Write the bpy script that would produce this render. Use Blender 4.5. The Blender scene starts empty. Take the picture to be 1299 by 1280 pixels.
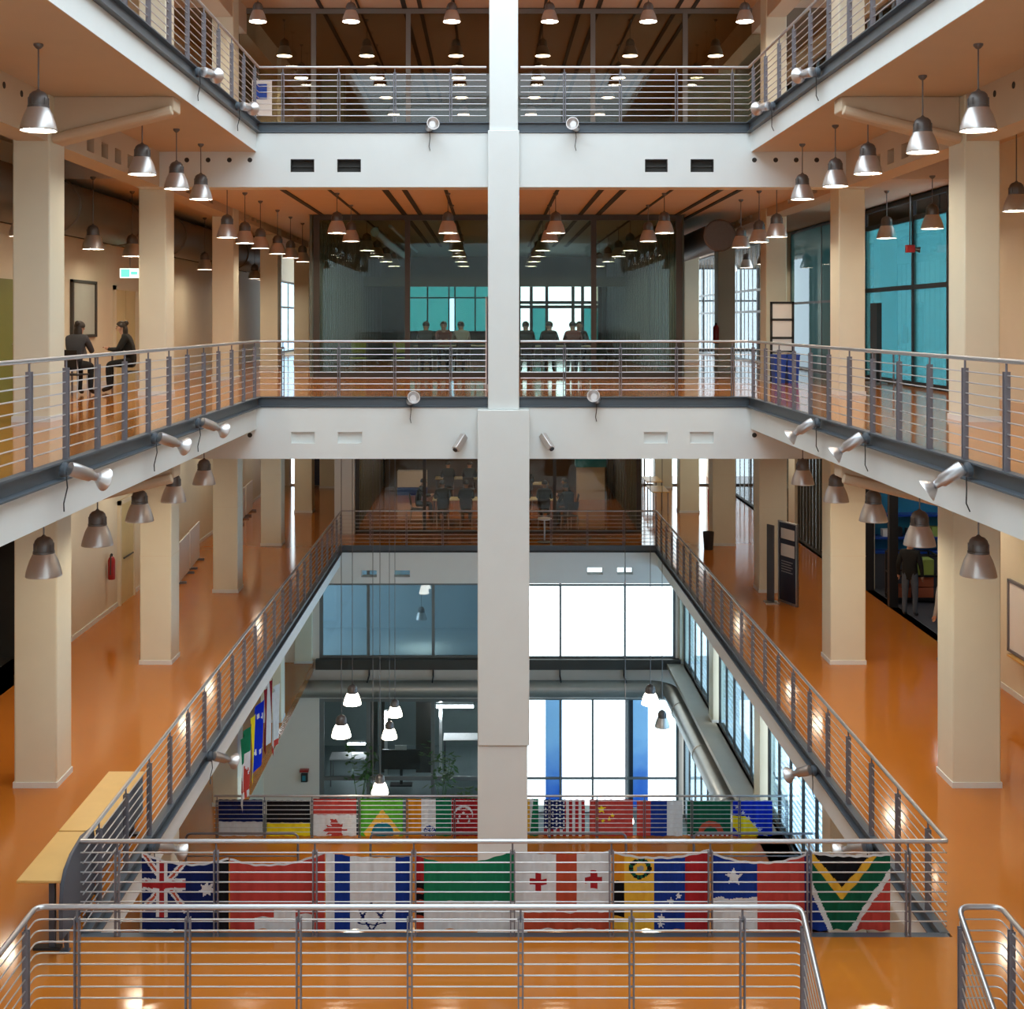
import bpy, math, random
from mathutils import Vector, Matrix
random.seed(7)
C = bpy.context.scene.collection
Z0 = 17.0            # eye height above the lowest floor; all z below are measured from the eye
PI = math.pi

# ------------------------------------------------------------------ mesh builder
class MB:
    def __init__(s): s.v, s.f, s.m = [], [], []
    def add(s, vs, fs, m=0):
        b = len(s.v); s.v.extend(Vector(v) for v in vs)
        for f in fs: s.f.append([b+i for i in f]); s.m.append(m)
        return s
    def box(s, x0, x1, y0, y1, z0, z1, m=0):
        x0, x1 = min(x0, x1), max(x0, x1); y0, y1 = min(y0, y1), max(y0, y1); z0, z1 = min(z0, z1), max(z0, z1)
        return s.add([(x0,y0,z0),(x1,y0,z0),(x1,y1,z0),(x0,y1,z0),(x0,y0,z1),(x1,y0,z1),(x1,y1,z1),(x0,y1,z1)],
                     [(0,3,2,1),(4,5,6,7),(0,1,5,4),(1,2,6,5),(2,3,7,6),(3,0,4,7)], m)
    def obox(s, o, a, b, c, m=0):
        """box from corner o with edge vectors a, b, c"""
        o, a, b, c = Vector(o), Vector(a), Vector(b), Vector(c)
        if a.cross(b).dot(c) < 0: a, b = b, a
        return s.add([o,o+a,o+a+b,o+b,o+c,o+a+c,o+a+b+c,o+b+c],
                     [(0,3,2,1),(4,5,6,7),(0,1,5,4),(1,2,6,5),(2,3,7,6),(3,0,4,7)], m)
    def tube(s, pts, r, n=8, m=0, cap=True):
        P = [Vector(p) for p in pts]
        R = r if isinstance(r, (list, tuple)) else [r]*len(P)
        rings, up = [], None
        b = len(s.v)
        for i, p in enumerate(P):
            t = (P[min(i+1, len(P)-1)] - P[max(i-1, 0)]).normalized()
            if up is None:
                up = Vector((0,0,1)) if abs(t.z) < .9 else Vector((1,0,0))
            a = t.cross(up)
            if a.length < 1e-5: a = t.cross(Vector((0,1,0)))
            a.normalize(); up = a.cross(t).normalized()
            rings.append([p + (a*math.cos(2*PI*k/n) + up*math.sin(2*PI*k/n))*R[i] for k in range(n)])
        for ring in rings: s.v.extend(ring)
        for i in range(len(P)-1):
            for k in range(n):
                k2 = (k+1) % n
                s.f.append([b+i*n+k, b+i*n+k2, b+(i+1)*n+k2, b+(i+1)*n+k]); s.m.append(m)
        if cap:
            s.f.append([b+k for k in reversed(range(n))]); s.m.append(m)
            s.f.append([b+(len(P)-1)*n+k for k in range(n)]); s.m.append(m)
        return s
    def lathe(s, prof, c=(0,0,0), n=20, m=0, axis=None, cap=(False, False)):
        """prof: (radius, height) pairs, revolved about +Z or about axis"""
        c = Vector(c)
        Q = Vector(axis).normalized().to_track_quat('Z', 'Y') if axis is not None else None
        b = len(s.v)
        for (r, h) in prof:
            for k in range(n):
                p = Vector((r*math.cos(2*PI*k/n), r*math.sin(2*PI*k/n), h))
                s.v.append(c + (Q @ p if Q else p))
        for i in range(len(prof)-1):
            for k in range(n):
                k2 = (k+1) % n
                s.f.append([b+i*n+k, b+i*n+k2, b+(i+1)*n+k2, b+(i+1)*n+k]); s.m.append(m)
        if cap[0]: s.f.append([b+k for k in reversed(range(n))]); s.m.append(m)
        if cap[1]: s.f.append([b+(len(prof)-1)*n+k for k in range(n)]); s.m.append(m)
        return s
    def prism(s, poly, a, b, axis='y', m=0):
        """poly in the plane across the axis (x,z for y; y,z for x; x,y for z) swept from a to b"""
        def P(u, v, t): return {'y': (u, t, v), 'x': (t, u, v), 'z': (u, v, t)}[axis]
        n = len(poly)
        vs = [P(u, v, a) for u, v in poly] + [P(u, v, b) for u, v in poly]
        fs = [list(range(n))[::-1], [n+i for i in range(n)]] + [[i, (i+1) % n, n+(i+1) % n, n+i] for i in range(n)]
        return s.add(vs, fs, m)
    def ball(s, c, r, n=12, k=8, m=0):
        rx, ry, rz = r if isinstance(r, (tuple, list)) else (r, r, r)
        b = len(s.v); c = Vector(c)
        for i in range(k+1):
            t = PI*i/k
            for j in range(n):
                s.v.append(c + Vector((rx*math.sin(t)*math.cos(2*PI*j/n), ry*math.sin(t)*math.sin(2*PI*j/n), rz*math.cos(t))))
        for i in range(k):
            for j in range(n):
                s.f.append([b+i*n+j, b+(i+1)*n+j, b+(i+1)*n+(j+1) % n, b+i*n+(j+1) % n]); s.m.append(m)
        return s
    def mesh(s, name, mats, off=(0,0,0), angle=40):
        me = bpy.data.meshes.new(name)
        off = Vector(off)
        me.from_pydata([v-off for v in s.v], [], s.f)
        mats = mats if isinstance(mats, (list, tuple)) else [mats]
        for mm in mats: me.materials.append(mm)
        if len(mats) > 1: me.polygons.foreach_set('material_index', s.m)
        me.polygons.foreach_set('use_smooth', [True]*len(s.f))
        me.update()
        try: me.set_sharp_from_angle(angle=math.radians(angle))
        except Exception: pass
        return me

def tag(o, label=None, cat=None, group=None, kind=None):
    if label: o['label'] = label
    if cat: o['category'] = cat
    if group: o['group'] = group
    if kind: o['kind'] = kind
    return o
def thing(name, label, cat, loc, group=None, kind=None):
    o = bpy.data.objects.new(name, None); C.objects.link(o)
    o.empty_display_size = .1
    o.location = Vector(loc) + Vector((0,0,Z0)); o['off'] = [float(c) for c in loc]
    return tag(o, label, cat, group, kind)
def part(name, mb, mats, par, bevel=0, label=None, top=None):
    """a child mesh; mb is in eye coordinates, stored relative to the thing's base"""
    root = top or par
    while root.parent is not None: root = root.parent
    o = bpy.data.objects.new(name, mb.mesh(name, mats, list(root['off'])))
    C.objects.link(o); o.parent = par
    if bevel: bev(o, bevel)
    if label: o['label'] = label
    return o
def bev(o, w, seg=2):
    b = o.modifiers.new('edge', 'BEVEL'); b.width = w; b.segments = seg; b.limit_method = 'ANGLE'
def solo(name, mb, mats, label, cat, group=None, kind=None, bevel=0):
    """a thing or a piece of the setting that is one mesh"""
    xs = [v.x for v in mb.v]; ys = [v.y for v in mb.v]; zs = [v.z for v in mb.v]
    off = Vector(((min(xs)+max(xs))/2, (min(ys)+max(ys))/2, min(zs)))
    o = bpy.data.objects.new(name, mb.mesh(name, mats, off)); C.objects.link(o)
    o.location = off + Vector((0,0,Z0)); o['off'] = list(off)
    if bevel: bev(o, bevel)
    return tag(o, label, cat, group, kind)
def struct(name, mb, mats, label, cat, bevel=0):
    return solo(name, mb, mats, label, cat, kind='structure', bevel=bevel)
def copy_tree(o, par=None):
    c = o.copy(); C.objects.link(c)
    if par is not None: c.parent = par
    for ch in list(o.children): copy_tree(ch, c)
    return c

# ------------------------------------------------------------------ materials
def srgb(r, g, b):
    f = lambda c: (c/255/12.92) if c/255 <= .04045 else ((c/255+.055)/1.055)**2.4
    return (f(r), f(g), f(b))
MATS = {}
def M(name, col, rough=.5, metal=0., var=.08, scale=2.5, bump=0., bscale=30., spec=.5, emit=None, es=0., coat=0., sss=0.):
    m = bpy.data.materials.new(name); m.use_nodes = True
    nt = m.node_tree; N, L = nt.nodes, nt.links
    b = N['Principled BSDF']
    b.inputs['Roughness'].default_value = rough; b.inputs['Metallic'].default_value = metal
    b.inputs['Specular IOR Level'].default_value = spec; b.inputs['Coat Weight'].default_value = coat
    b.inputs['Coat Roughness'].default_value = .05
    g = N.new('ShaderNodeNewGeometry')
    t = N.new('ShaderNodeTexNoise'); t.inputs['Scale'].default_value = scale; t.inputs['Detail'].default_value = 4
    L.new(g.outputs['Position'], t.inputs['Vector'])
    mx = N.new('ShaderNodeMix'); mx.data_type = 'RGBA'
    mx.inputs['A'].default_value = (*[c*(1-var) for c in col], 1); mx.inputs['B'].default_value = (*[min(1, c*(1+var)) for c in col], 1)
    L.new(t.outputs['Fac'], mx.inputs['Factor']); L.new(mx.outputs['Result'], b.inputs['Base Color'])
    if bump:
        t2 = N.new('ShaderNodeTexNoise'); t2.inputs['Scale'].default_value = bscale; t2.inputs['Detail'].default_value = 3
        L.new(g.outputs['Position'], t2.inputs['Vector'])
        bp = N.new('ShaderNodeBump'); bp.inputs['Strength'].default_value = bump; bp.inputs['Distance'].default_value = .01
        L.new(t2.outputs['Fac'], bp.inputs['Height']); L.new(bp.outputs['Normal'], b.inputs['Normal'])
    if emit: b.inputs['Emission Color'].default_value = (*emit, 1); b.inputs['Emission Strength'].default_value = es
    MATS[name] = m
    return m
def glass(name, tint, k=1.0, rough=.0, haze=0., hazecol=(.8,.8,.8)):
    m = bpy.data.materials.new(name); m.use_nodes = True
    nt = m.node_tree; N, L = nt.nodes, nt.links
    N.remove(N['Principled BSDF'])
    out = N['Material Output']
    tr = N.new('ShaderNodeBsdfTransparent'); tr.inputs['Color'].default_value = (*[c**.5 for c in tint], 1)
    gl = N.new('ShaderNodeBsdfGlossy'); gl.inputs['Roughness'].default_value = rough; gl.inputs['Color'].default_value = (.9,.95,1,1)
    fr = N.new('ShaderNodeFresnel'); fr.inputs['IOR'].default_value = 1.45
    mu = N.new('ShaderNodeMath'); mu.operation = 'MULTIPLY'; mu.inputs[1].default_value = k; mu.use_clamp = True
    mix = N.new('ShaderNodeMixShader')
    L.new(fr.outputs['Fac'], mu.inputs[0]); L.new(mu.outputs[0], mix.inputs['Fac'])
    base = tr
    if haze:
        df = N.new('ShaderNodeBsdfDiffuse'); df.inputs['Color'].default_value = (*hazecol, 1)
        tl = N.new('ShaderNodeBsdfTranslucent'); tl.inputs['Color'].default_value = (*hazecol, 1)
        mh0 = N.new('ShaderNodeMixShader'); mh0.inputs['Fac'].default_value = .5
        L.new(df.outputs[0], mh0.inputs[1]); L.new(tl.outputs[0], mh0.inputs[2])
        mh = N.new('ShaderNodeMixShader'); mh.inputs['Fac'].default_value = haze
        L.new(tr.outputs[0], mh.inputs[1]); L.new(mh0.outputs[0], mh.inputs[2]); base = mh
    L.new(base.outputs[0], mix.inputs[1]); L.new(gl.outputs[0], mix.inputs[2]); L.new(mix.outputs[0], out.inputs['Surface'])
    MATS[name] = m
    return m
def cloth(name, col):
    """flag cloth: lets some light through"""
    m = bpy.data.materials.new(name); m.use_nodes = True
    nt = m.node_tree; N, L = nt.nodes, nt.links
    N.remove(N['Principled BSDF'])
    d = N.new('ShaderNodeBsdfDiffuse'); t = N.new('ShaderNodeBsdfTranslucent'); mx = N.new('ShaderNodeMixShader')
    w = N.new('ShaderNodeTexNoise'); w.inputs['Scale'].default_value = 9
    g = N.new('ShaderNodeNewGeometry'); L.new(g.outputs['Position'], w.inputs['Vector'])
    c = N.new('ShaderNodeMix'); c.data_type = 'RGBA'
    c.inputs['A'].default_value = (*[x*.88 for x in col], 1); c.inputs['B'].default_value = (*[min(1, x*1.12) for x in col], 1)
    L.new(w.outputs['Fac'], c.inputs['Factor'])
    L.new(c.outputs['Result'], d.inputs['Color']); L.new(c.outputs['Result'], t.inputs['Color'])
    mx.inputs['Fac'].default_value = .3
    L.new(d.outputs[0], mx.inputs[1]); L.new(t.outputs[0], mx.inputs[2]); L.new(mx.outputs[0], N['Material Output'].inputs['Surface'])
    return m

ORANGE = srgb(196, 112, 34)
paint   = M('white_wall_paint', (.74,.775,.77), .6, bump=.06, bscale=25, var=.03)
beige   = M('beige_wall_paint', (.74,.68,.53), .6, bump=.05, var=.04)
soffit  = M('soffit_paint', (.60,.48,.345), .65, bump=.05, var=.04)
colpaint= M('column_paint', (.76,.74,.60), .5, bump=.06, bscale=14, var=.04)
peach   = M('peach_ceiling_board', (.74,.60,.47), .6, var=.06)
orange  = M('orange_epoxy_floor', (.48,.155,.020), .10, var=.10, scale=.6, bump=.012, bscale=1.2, spec=.55)
channel = M('grey_steel_channel', srgb(84,92,100), .45, .2, var=.08)
steel   = M('brushed_steel', (.50,.50,.52), .32, .85, var=.06, scale=20)
railgrey= M('grey_painted_post', srgb(120,118,126), .45, .35, var=.1, scale=14)
wire    = M('steel_rod', (.62,.62,.63), .35, .8, var=.05)
alu     = M('lamp_aluminium', (.62,.59,.58), .33, .75, var=.05, scale=12)
lampgrey= M('lamp_housing_grey', (.15,.14,.14), .4, .55, var=.15, scale=15)
black   = M('black_plastic', (.018,.018,.02), .45, var=.2)
dark    = M('dark_void_paint', (.03,.028,.025), .7, var=.2)
frame   = M('dark_window_frame', srgb(70,66,62), .45, .3, var=.1)
mull    = M('grey_mullion', srgb(120,122,122), .45, .3)
bulb    = M('lamp_glow', (1,1,1), .5, emit=(1.0,.85,.64), es=30)
cream   = M('cream_door', srgb(214,200,150), .5)
white   = M('white_board', (.82,.82,.82), .5, var=.03)
paper   = M('paper_sheet', (.85,.85,.83), .7, var=.04)
wood    = M('pale_wood_top', srgb(214,172,104), .35, var=.10, scale=5)
navy    = M('navy_panel', (.012,.016,.045), .4, var=.15)
red     = M('red_enamel', (.35,.015,.012), .35, var=.12)
blue    = M('blue_plastic', (.015,.07,.42), .35, var=.12)
teal    = M('teal_wall', (.02,.22,.30), .5, var=.15)
green   = M('lime_plastic', (.38,.52,.12), .5, var=.15)
olive   = M('olive_door', (.20,.22,.05), .5)
ductm   = M('duct_metal', (.40,.39,.37), .38, .7, var=.08, scale=6)
sandduct= M('sand_duct', (.13,.11,.085), .5, .2, var=.08)
leafm   = M('leaf_green', (.05,.13,.035), .5, var=.3, scale=12)
slate   = M('slate_panel', srgb(70,74,84), .5)
greyrm  = M('grey_green_wall', (.16,.20,.18), .6, var=.12)
bluerm  = M('pale_blue_room', (.42,.52,.58), .6, var=.08)
exitg   = M('exit_sign_green', (.03,.4,.2), .4, emit=(.15,.8,.5), es=.9)
exitw   = M('exit_sign_white', (.8,.9,.85), .4, emit=(.8,1,.92), es=.8)
opal    = M('glowing_opal_shade', (.9,.9,.88), .4, emit=(1.0,.86,.68), es=8)
shopl   = M('added_shop_light', (1,1,1), .5, emit=(.95,.97,1.0), es=18)
tubel   = M('tube_light', (1,1,1), .5, emit=(.95,.97,1.0), es=22)
skinm   = M('skin', (.52,.30,.21), .5, var=.06)
hairm   = M('dark_hair', (.025,.017,.012), .5, var=.3, scale=30)
clear   = glass('clear_glass', (.93,.96,.95))
roomgl  = glass('green_tint_glass', (.50,.66,.58), .9)
roomgl2 = glass('warm_tint_glass', (.48,.44,.33), 1.0)
studygl = glass('study_room_glass', (.84,.78,.64), .4)
tealgl  = glass('teal_tint_glass', (.10,.36,.38), .8, haze=.3, hazecol=(.16,.42,.43))
dtealgl = glass('dark_teal_glass', (.04,.10,.10), .6, haze=.85, hazecol=(.13,.24,.235))
bluegl  = glass('blue_tint_glass', (.42,.60,.70), 1.2, haze=.12, hazecol=(.45,.60,.70))
skygl   = glass('sky_blue_glass', (.52,.78,.98), .35)
frost   = glass('frosted_glass', (.45,.50,.46), .8, haze=.6, hazecol=(.55,.62,.57))

# ------------------------------------------------------------------ measures
F = 1600.0; VX, VY = 621.0, 408.0
def at(x, y, s):     return ((x-VX)/s, F/s, -(y-VY)/s)
X0, X1 = -4.28, 4.81            # the void's two long sides
D1 = 23.53                      # its far edge on the two upper storeys
D3, D2 = 36.6, 13.4             # far and near edge on the storey below
T4, T3, T2, TG, TB = 3.72, -1.40, -6.50, -11.62, -16.8   # floor levels
WL, WR = -8.5, 9.1              # outer walls
ROOF = 8.9
ORD = 'first second third fourth fifth sixth seventh eighth ninth tenth eleventh twelfth thirteenth fourteenth'.split()

def holed(mb, axis, a0, a1, z0, z1, t0, t1, holes, m=0):
    """a wall slab with rectangular openings; axis 'y': spans x, thickness in y; axis 'x': spans y, thickness in x"""
    xs = sorted({a0, a1, *[h[0] for h in holes], *[h[1] for h in holes]}); zs = sorted({z0, z1, *[h[2] for h in holes], *[h[3] for h in holes]})
    for i in range(len(xs)-1):
        run = None
        for j in range(len(zs)-1):
            cx, cz = (xs[i]+xs[i+1])/2, (zs[j]+zs[j+1])/2
            solid = not any(h[0] < cx < h[1] and h[2] < cz < h[3] for h in holes)
            if solid: run = [run[0], zs[j+1]] if run else [zs[j], zs[j+1]]
            if run and (not solid or j == len(zs)-2):
                (mb.box(xs[i], xs[i+1], t0, t1, *run, m=m) if axis == 'y' else mb.box(t0, t1, xs[i], xs[i+1], *run, m=m)); run = None
    return mb

# ------------------------------------------------------------------ floors and soffits
def floors():
    EX, EW = WL-.7, WR+.7
    e0, e1, eb = X0-.08, X1+.08, D1+.08
    BK = 53.0; FB = 61.0
    def fl(label, boxes, top, th=.2):
        b = MB()
        for q in boxes: b.box(*q, top-th, top)
        struct('floor', b, orange, label, 'floor')
    def ce(label, boxes, z0, z1, mat=soffit, edge=()):
        b = MB()
        for q in boxes: b.box(*q, z0, z1)
        for q in edge: b.box(*q, z0-.002, z1, 1)
        struct('ceiling', b, [mat, paint] if edge else mat, label, 'ceiling')
    up = [(EX, e0, 0, eb), (e1, EW, 0, eb), (EX, EW, eb, BK), (EX, -4.6, BK, FB), (5.0, EW, BK, FB)]
    side = up[:2]
    fl('orange floor of the upper gallery around the void', up, T4)
    fl('glossy orange floor of the middle gallery around the void', up, T3)
    L2 = [(EX, e0, 0, D3), (e1, EW, 0, D3), (EX, EW, D3+.08, BK), (e0, e1, 11.62, D2-.08), (EX, e0, D3, D3+.08), (e1, EW, D3, D3+.08)]
    fl('glossy orange floor of the lower gallery with white columns', L2, T2)
    ce('pale underside and edge of the upper side galleries', side, T4-.55, T4-.2, edge=[(e0, e0+.012, 0, D1), (e1-.012, e1, 0, D1)])
    ce('pale underside and edge of the middle side galleries', side, T3-.6, T3-.2, edge=[(e0, e0+.012, 0, D1), (e1-.012, e1, 0, D1)])
    ce('pale underside and edge of the lower gallery', [L2[0], L2[1], L2[3]], T2-.6, T2-.2, edge=[(e0, e0+.012, D2-.08, D3), (e1-.012, e1, D2-.08, D3)])
    ce('peach boarded ceiling over the back of the middle gallery', [(EX, EW, eb+.4, 31.95), (EX, -4.6, 31.95, FB), (5.0, EW, 31.95, FB)], 2.72, T4-.2, peach)
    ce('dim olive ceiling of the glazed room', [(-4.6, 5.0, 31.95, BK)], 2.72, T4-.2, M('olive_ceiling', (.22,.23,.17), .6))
    ce('boarded ceiling over the back of the lower gallery', [(EX, EW, eb+.4, BK)], -2.4, T3-.2, peach)
    ce('slab under the glazed room of the lower gallery', [(EX, EW, D3+.4, BK)], T2-.62, T2-.2)
    # roof over the galleries, the void itself is open to the skylight
    ce('ceiling over the top gallery', [(EX, X0-.4, 0, eb), (X1+.4, EW, 0, eb), (EX, EW, eb, 31.95), (EX, EW, 46, FB)], 7.95, 8.3, peach)
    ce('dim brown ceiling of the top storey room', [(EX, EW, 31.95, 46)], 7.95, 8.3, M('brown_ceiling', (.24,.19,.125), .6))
    # ground floor: platform with a sunken hall behind the flag railing
    fl('orange ground floor under the row of flags', [(EX, 7.2, 0, 28.55), (EX, -6.0, 28.55, 43), (6.55, 6.78, 28.55, 43)], TG, .3)
    b = MB().box(-9, 9.5, 27.0, 43.25, TB-.2, TB).box(.55, 6.5, 43.25, 43.8, TB-.2, TB); struct('floor', b, greyrm, 'grey floor of the sunken hall', 'floor')
floors()

def channels():
    def prof(sgn, e, top):
        """C-section across the edge: e = outer face, sgn = direction into the void"""
        h = .19
        return [(e-.08*sgn, top), (e+.02*sgn, top), (e+.02*sgn, top-.018), (e-.045*sgn, top-.03), (e-.045*sgn, top-h+.025), (e+.02*sgn, top-h+.012), (e+.02*sgn, top-h-.008), (e-.08*sgn, top-h-.008)]
    for z, d0, d1, nm in ((T4, 0, D1, 'upper'), (T3, 0, D1, 'middle'), (T2, D2, D3, 'lower')):
        b = MB(); b.prism(prof(1, X0, z), d0, d1, 'y'); struct('trim', b, channel, f'dark grey steel channel along the left edge of the {nm} gallery floor', 'edge trim')
        b = MB(); b.prism(prof(-1, X1, z), d0, d1, 'y'); struct('trim', b, channel, f'dark grey steel channel along the right edge of the {nm} gallery floor', 'edge trim')
        b = MB(); b.prism(prof(-1, d1, z), X0-.05, X1+.05, 'x'); struct('trim', b, channel, f'dark grey steel channel along the far edge of the {nm} gallery floor', 'edge trim')
    b = MB(); b.prism(prof(1, D2, T2), X0-.05, X1+.05, 'x'); struct('trim', b, channel, 'dark grey steel channel below the near row of flags', 'edge trim')
channels()

def hole_shades(pts, axis, par, r=.045):  # dark discs paint the shade inside round holes in the beams
    for p in pts:
        b = MB()
        n = {'y': (0,-1,0), 'x': (1,0,0), '-x': (-1,0,0)}[axis]
        b.lathe([(r*.7, -.02), (r*.7, .004), (r, .006), (r, -.02)], p, 12, axis=n); b.lathe([(.0, .002), (r*.7, .002)], p, 12, axis=n)
        part('pipe_sleeve', b, dark, par)

def beams():
    # far cross beams of the void
    yb0, yb1 = D1, D1+.5
    vents = [(-3.71, -3.27, 2.79, 3.03), (-2.84, -2.40, 2.79, 3.03), (2.90, 3.32, 2.79, 3.03), (3.75, 4.18, 2.79, 3.03)]
    b = holed(MB(), 'y', -6.6, 7.1, 2.51, T4-.205, yb0, yb1, vents)
    b.box(-3.9, -2.2, yb0+.3, yb0+.32, 2.7, 3.1); b.box(2.7, 4.4, yb0+.3, yb0+.32, 2.7, 3.1)
    o = struct('beam', b, paint, 'white cross beam below the upper far railing with four dark vents', 'beam')
    for (a, c, z0, z1) in vents:
        v = MB(); v.box(a, c, yb0+.10, yb0+.13, z0, z1)
        v.box(a, c, yb0+.06, yb0+.10, z0+.10, z0+.125)
        for e in (a, c-.015): v.box(e, e+.015, yb0-.004, yb0+.10, z0, z1)
        v.box(a, c, yb0-.004, yb0+.10, z1-.015, z1)
        part('vent', v, dark, o)
    hole_shades([at(x, 203, 68) for x in (237, 264, 291, 317, 957, 984, 1010, 1036)], 'y', o)
    rec = [(-3.70, -3.26, -2.27, -2.06), (-2.83, -2.38, -2.27, -2.06), (2.88, 3.32, -2.27, -2.06), (3.74, 4.18, -2.27, -2.06)]
    b = holed(MB(), 'y', -6.6, 7.1, -2.56, T3-.205, yb0, yb0+.07, rec); b.box(-6.6, 7.1, yb0+.07, yb1, -2.56, T3-.205)
    o = struct('beam', b, paint, 'white cross beam below the middle far railing with four blind recesses', 'beam')
    hole_shades([at(x, 552, 68) for x in (237, 264, 291, 317, 957, 984, 1010, 1036)], 'y', o)
    # the lower cross beam and the end wall of the hall are one plane at D3
    # long beams over the column rows
    hs = []
    for r in range(5):
        base = 17.6+6.3*r
        hs += [(base+1.7+.72*k, base+2.05+.72*k, 2.62, 2.86) for k in range(4)]
    for (xa, xb, nm, ax) in ((-6.6, -6.16, 'left', 'x'), (6.65, 7.09, 'right', '-x')):
        b = holed(MB(), 'x', 0, 52, 2.52, 3.2, xa, xb, hs)
        o = struct('beam', b, soffit, f'pale long beam with square openings over the {nm} column row, middle gallery', 'beam')
        hole_shades([((xb if ax == 'x' else xa), d, 3.0) for d in (14.6, 15.3, 16.0, 16.6)], ax, o)
        b = holed(MB(), 'x', 0, 52, -2.6, -2.0, xa, xb, [])
        struct('beam', b, soffit, f'pale long beam over the {nm} column row, lower gallery', 'beam')
        b = holed(MB(), 'x', 0, 52, 7.3, 8.0, xa, xb, [])
        struct('beam', b, soffit, f'pale long beam over the {nm} column row, top gallery', 'beam')
    # tapered cantilever brackets on the first column row
    for zt, nm in ((3.17, 'upper'), (-2.0, 'middle')):
        for sg, xc, tip, w in ((1, -6.14, -4.44, 'left'), (-1, 6.62, 4.95, 'right')):
            b = MB()
            b.prism([(xc, zt), (tip, zt), (tip, zt-.2), (tip-.1*sg, zt-.24), (xc, zt-.66)], 17.75, 18.12, 'y')
            b.tube([(tip-.02*sg, 17.72, zt-.20), (xc, 17.72, zt-.60)], .075, 8)
            struct('beam', b, soffit, f'tapered cantilever bracket under the {nm} {w} gallery', 'beam', bevel=.015)
beams()

def columns():
    for side, nm in ((0, 'left'), (1, 'right')):
        for r in range(6):
            d = 17.58 + 6.32*r
            for lv in range(4):
                z0, z1 = ((TG, T2-.6), (T2, -2.0), (T3, 3.17), (T4, 7.95))[lv]
                if lv == 0 and d > 44: continue
                slim = lv >= 2
                if side == 0: xa, xb = (-6.65, -6.13) if slim else (-6.63, -6.03)
                else:         xa, xb = (6.62, 7.12) if slim else (6.46, 7.13)
                lvn = ('ground hall', 'lower gallery', 'middle gallery', 'top gallery')[lv]
                o = thing('column', f'pale square column, {ORD[r]} from the front in the {nm} row, {lvn}', 'column', ((xa+xb)/2, d+.3, z0), kind='structure')
                part('shaft', MB().box(xa, xb, d, d+.62, z0, z1), colpaint, o, bevel=.02)
                part('plinth', MB().box(xa-.012, xb+.012, d-.012, d+.632, z0, z0+.08), paint, o)
                if lv == 1 and r > 0: part('joint_line', MB().box(xa-.003, xb+.003, d-.003, d+.623, z0+2.05, z0+2.06), beige, o)
    o = thing('column', 'tall white central column standing before the far beams of the void', 'column', (.26, D1-.1, TG), kind='structure')
    part('shaft', MB().box(-.005, .53, D1-.12, D1+.4, 3.55, 8.3), paint, o, bevel=.015)
    part('shaft', MB().box(-.03, .55, D1-.17, D1+.4, -1.63, 3.55), paint, o, bevel=.015)
    part('shaft', MB().box(-.22, .735, D1-.26, D1+.5, -7.83, -1.63), paint, o, bevel=.015)
    part('shaft', MB().box(-.22, .70, D1-.23, D1+.5, TG, -7.83), paint, o, bevel=.015)
columns()

# ------------------------------------------------------------------ windows
def window(label, axis, t, a0, a1, z0, z1, am, zm, fmat, pmat, fw=.06, th=.08, panes=None, name='window', cat='window', fr_mid=None):
    """glazed wall: frame as one part, every pane its own part. am / zm: inner mullion and transom places"""
    cen = ((a0+a1)/2, t, z0) if axis == 'y' else (t, (a0+a1)/2, z0)
    o = thing(name, label, cat, cen, kind='structure')
    fr = MB()
    B = (lambda mb, p0, p1, q0, q1, h: mb.box(p0, p1, t-h, t+h, q0, q1)) if axis == 'y' else (lambda mb, p0, p1, q0, q1, h: mb.box(t-h, t+h, p0, p1, q0, q1))
    A = [a0] + list(am) + [a1]; Zs = [z0] + list(zm) + [z1]
    for i, a in enumerate(A):
        w = fw if 0 < i < len(A)-1 else fw*1.2
        lo, hi = (a-w/2, a+w/2) if 0 < i < len(A)-1 else ((a, a+w) if i == 0 else (a-w, a))
        B(fr, lo, hi, z0, z1, th/2)
    for i, z in enumerate(Zs):
        lo, hi = (z-fw/2, z+fw/2) if 0 < i < len(Zs)-1 else ((z, z+fw) if i == 0 else (z-fw, z))
        B(fr, a0, a1, lo, hi, th/2*.9)
    part('frame', fr, fmat, o)
    for i in range(len(A)-1):
        for j in range(len(Zs)-1):
            pm = panes(i, j) if panes else pmat
            p = MB(); B(p, A[i]+fw*.3, A[i+1]-fw*.3, Zs[j]+fw*.3, Zs[j+1]-fw*.3, .006); part('pane', p, pm, o)
    return o

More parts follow.
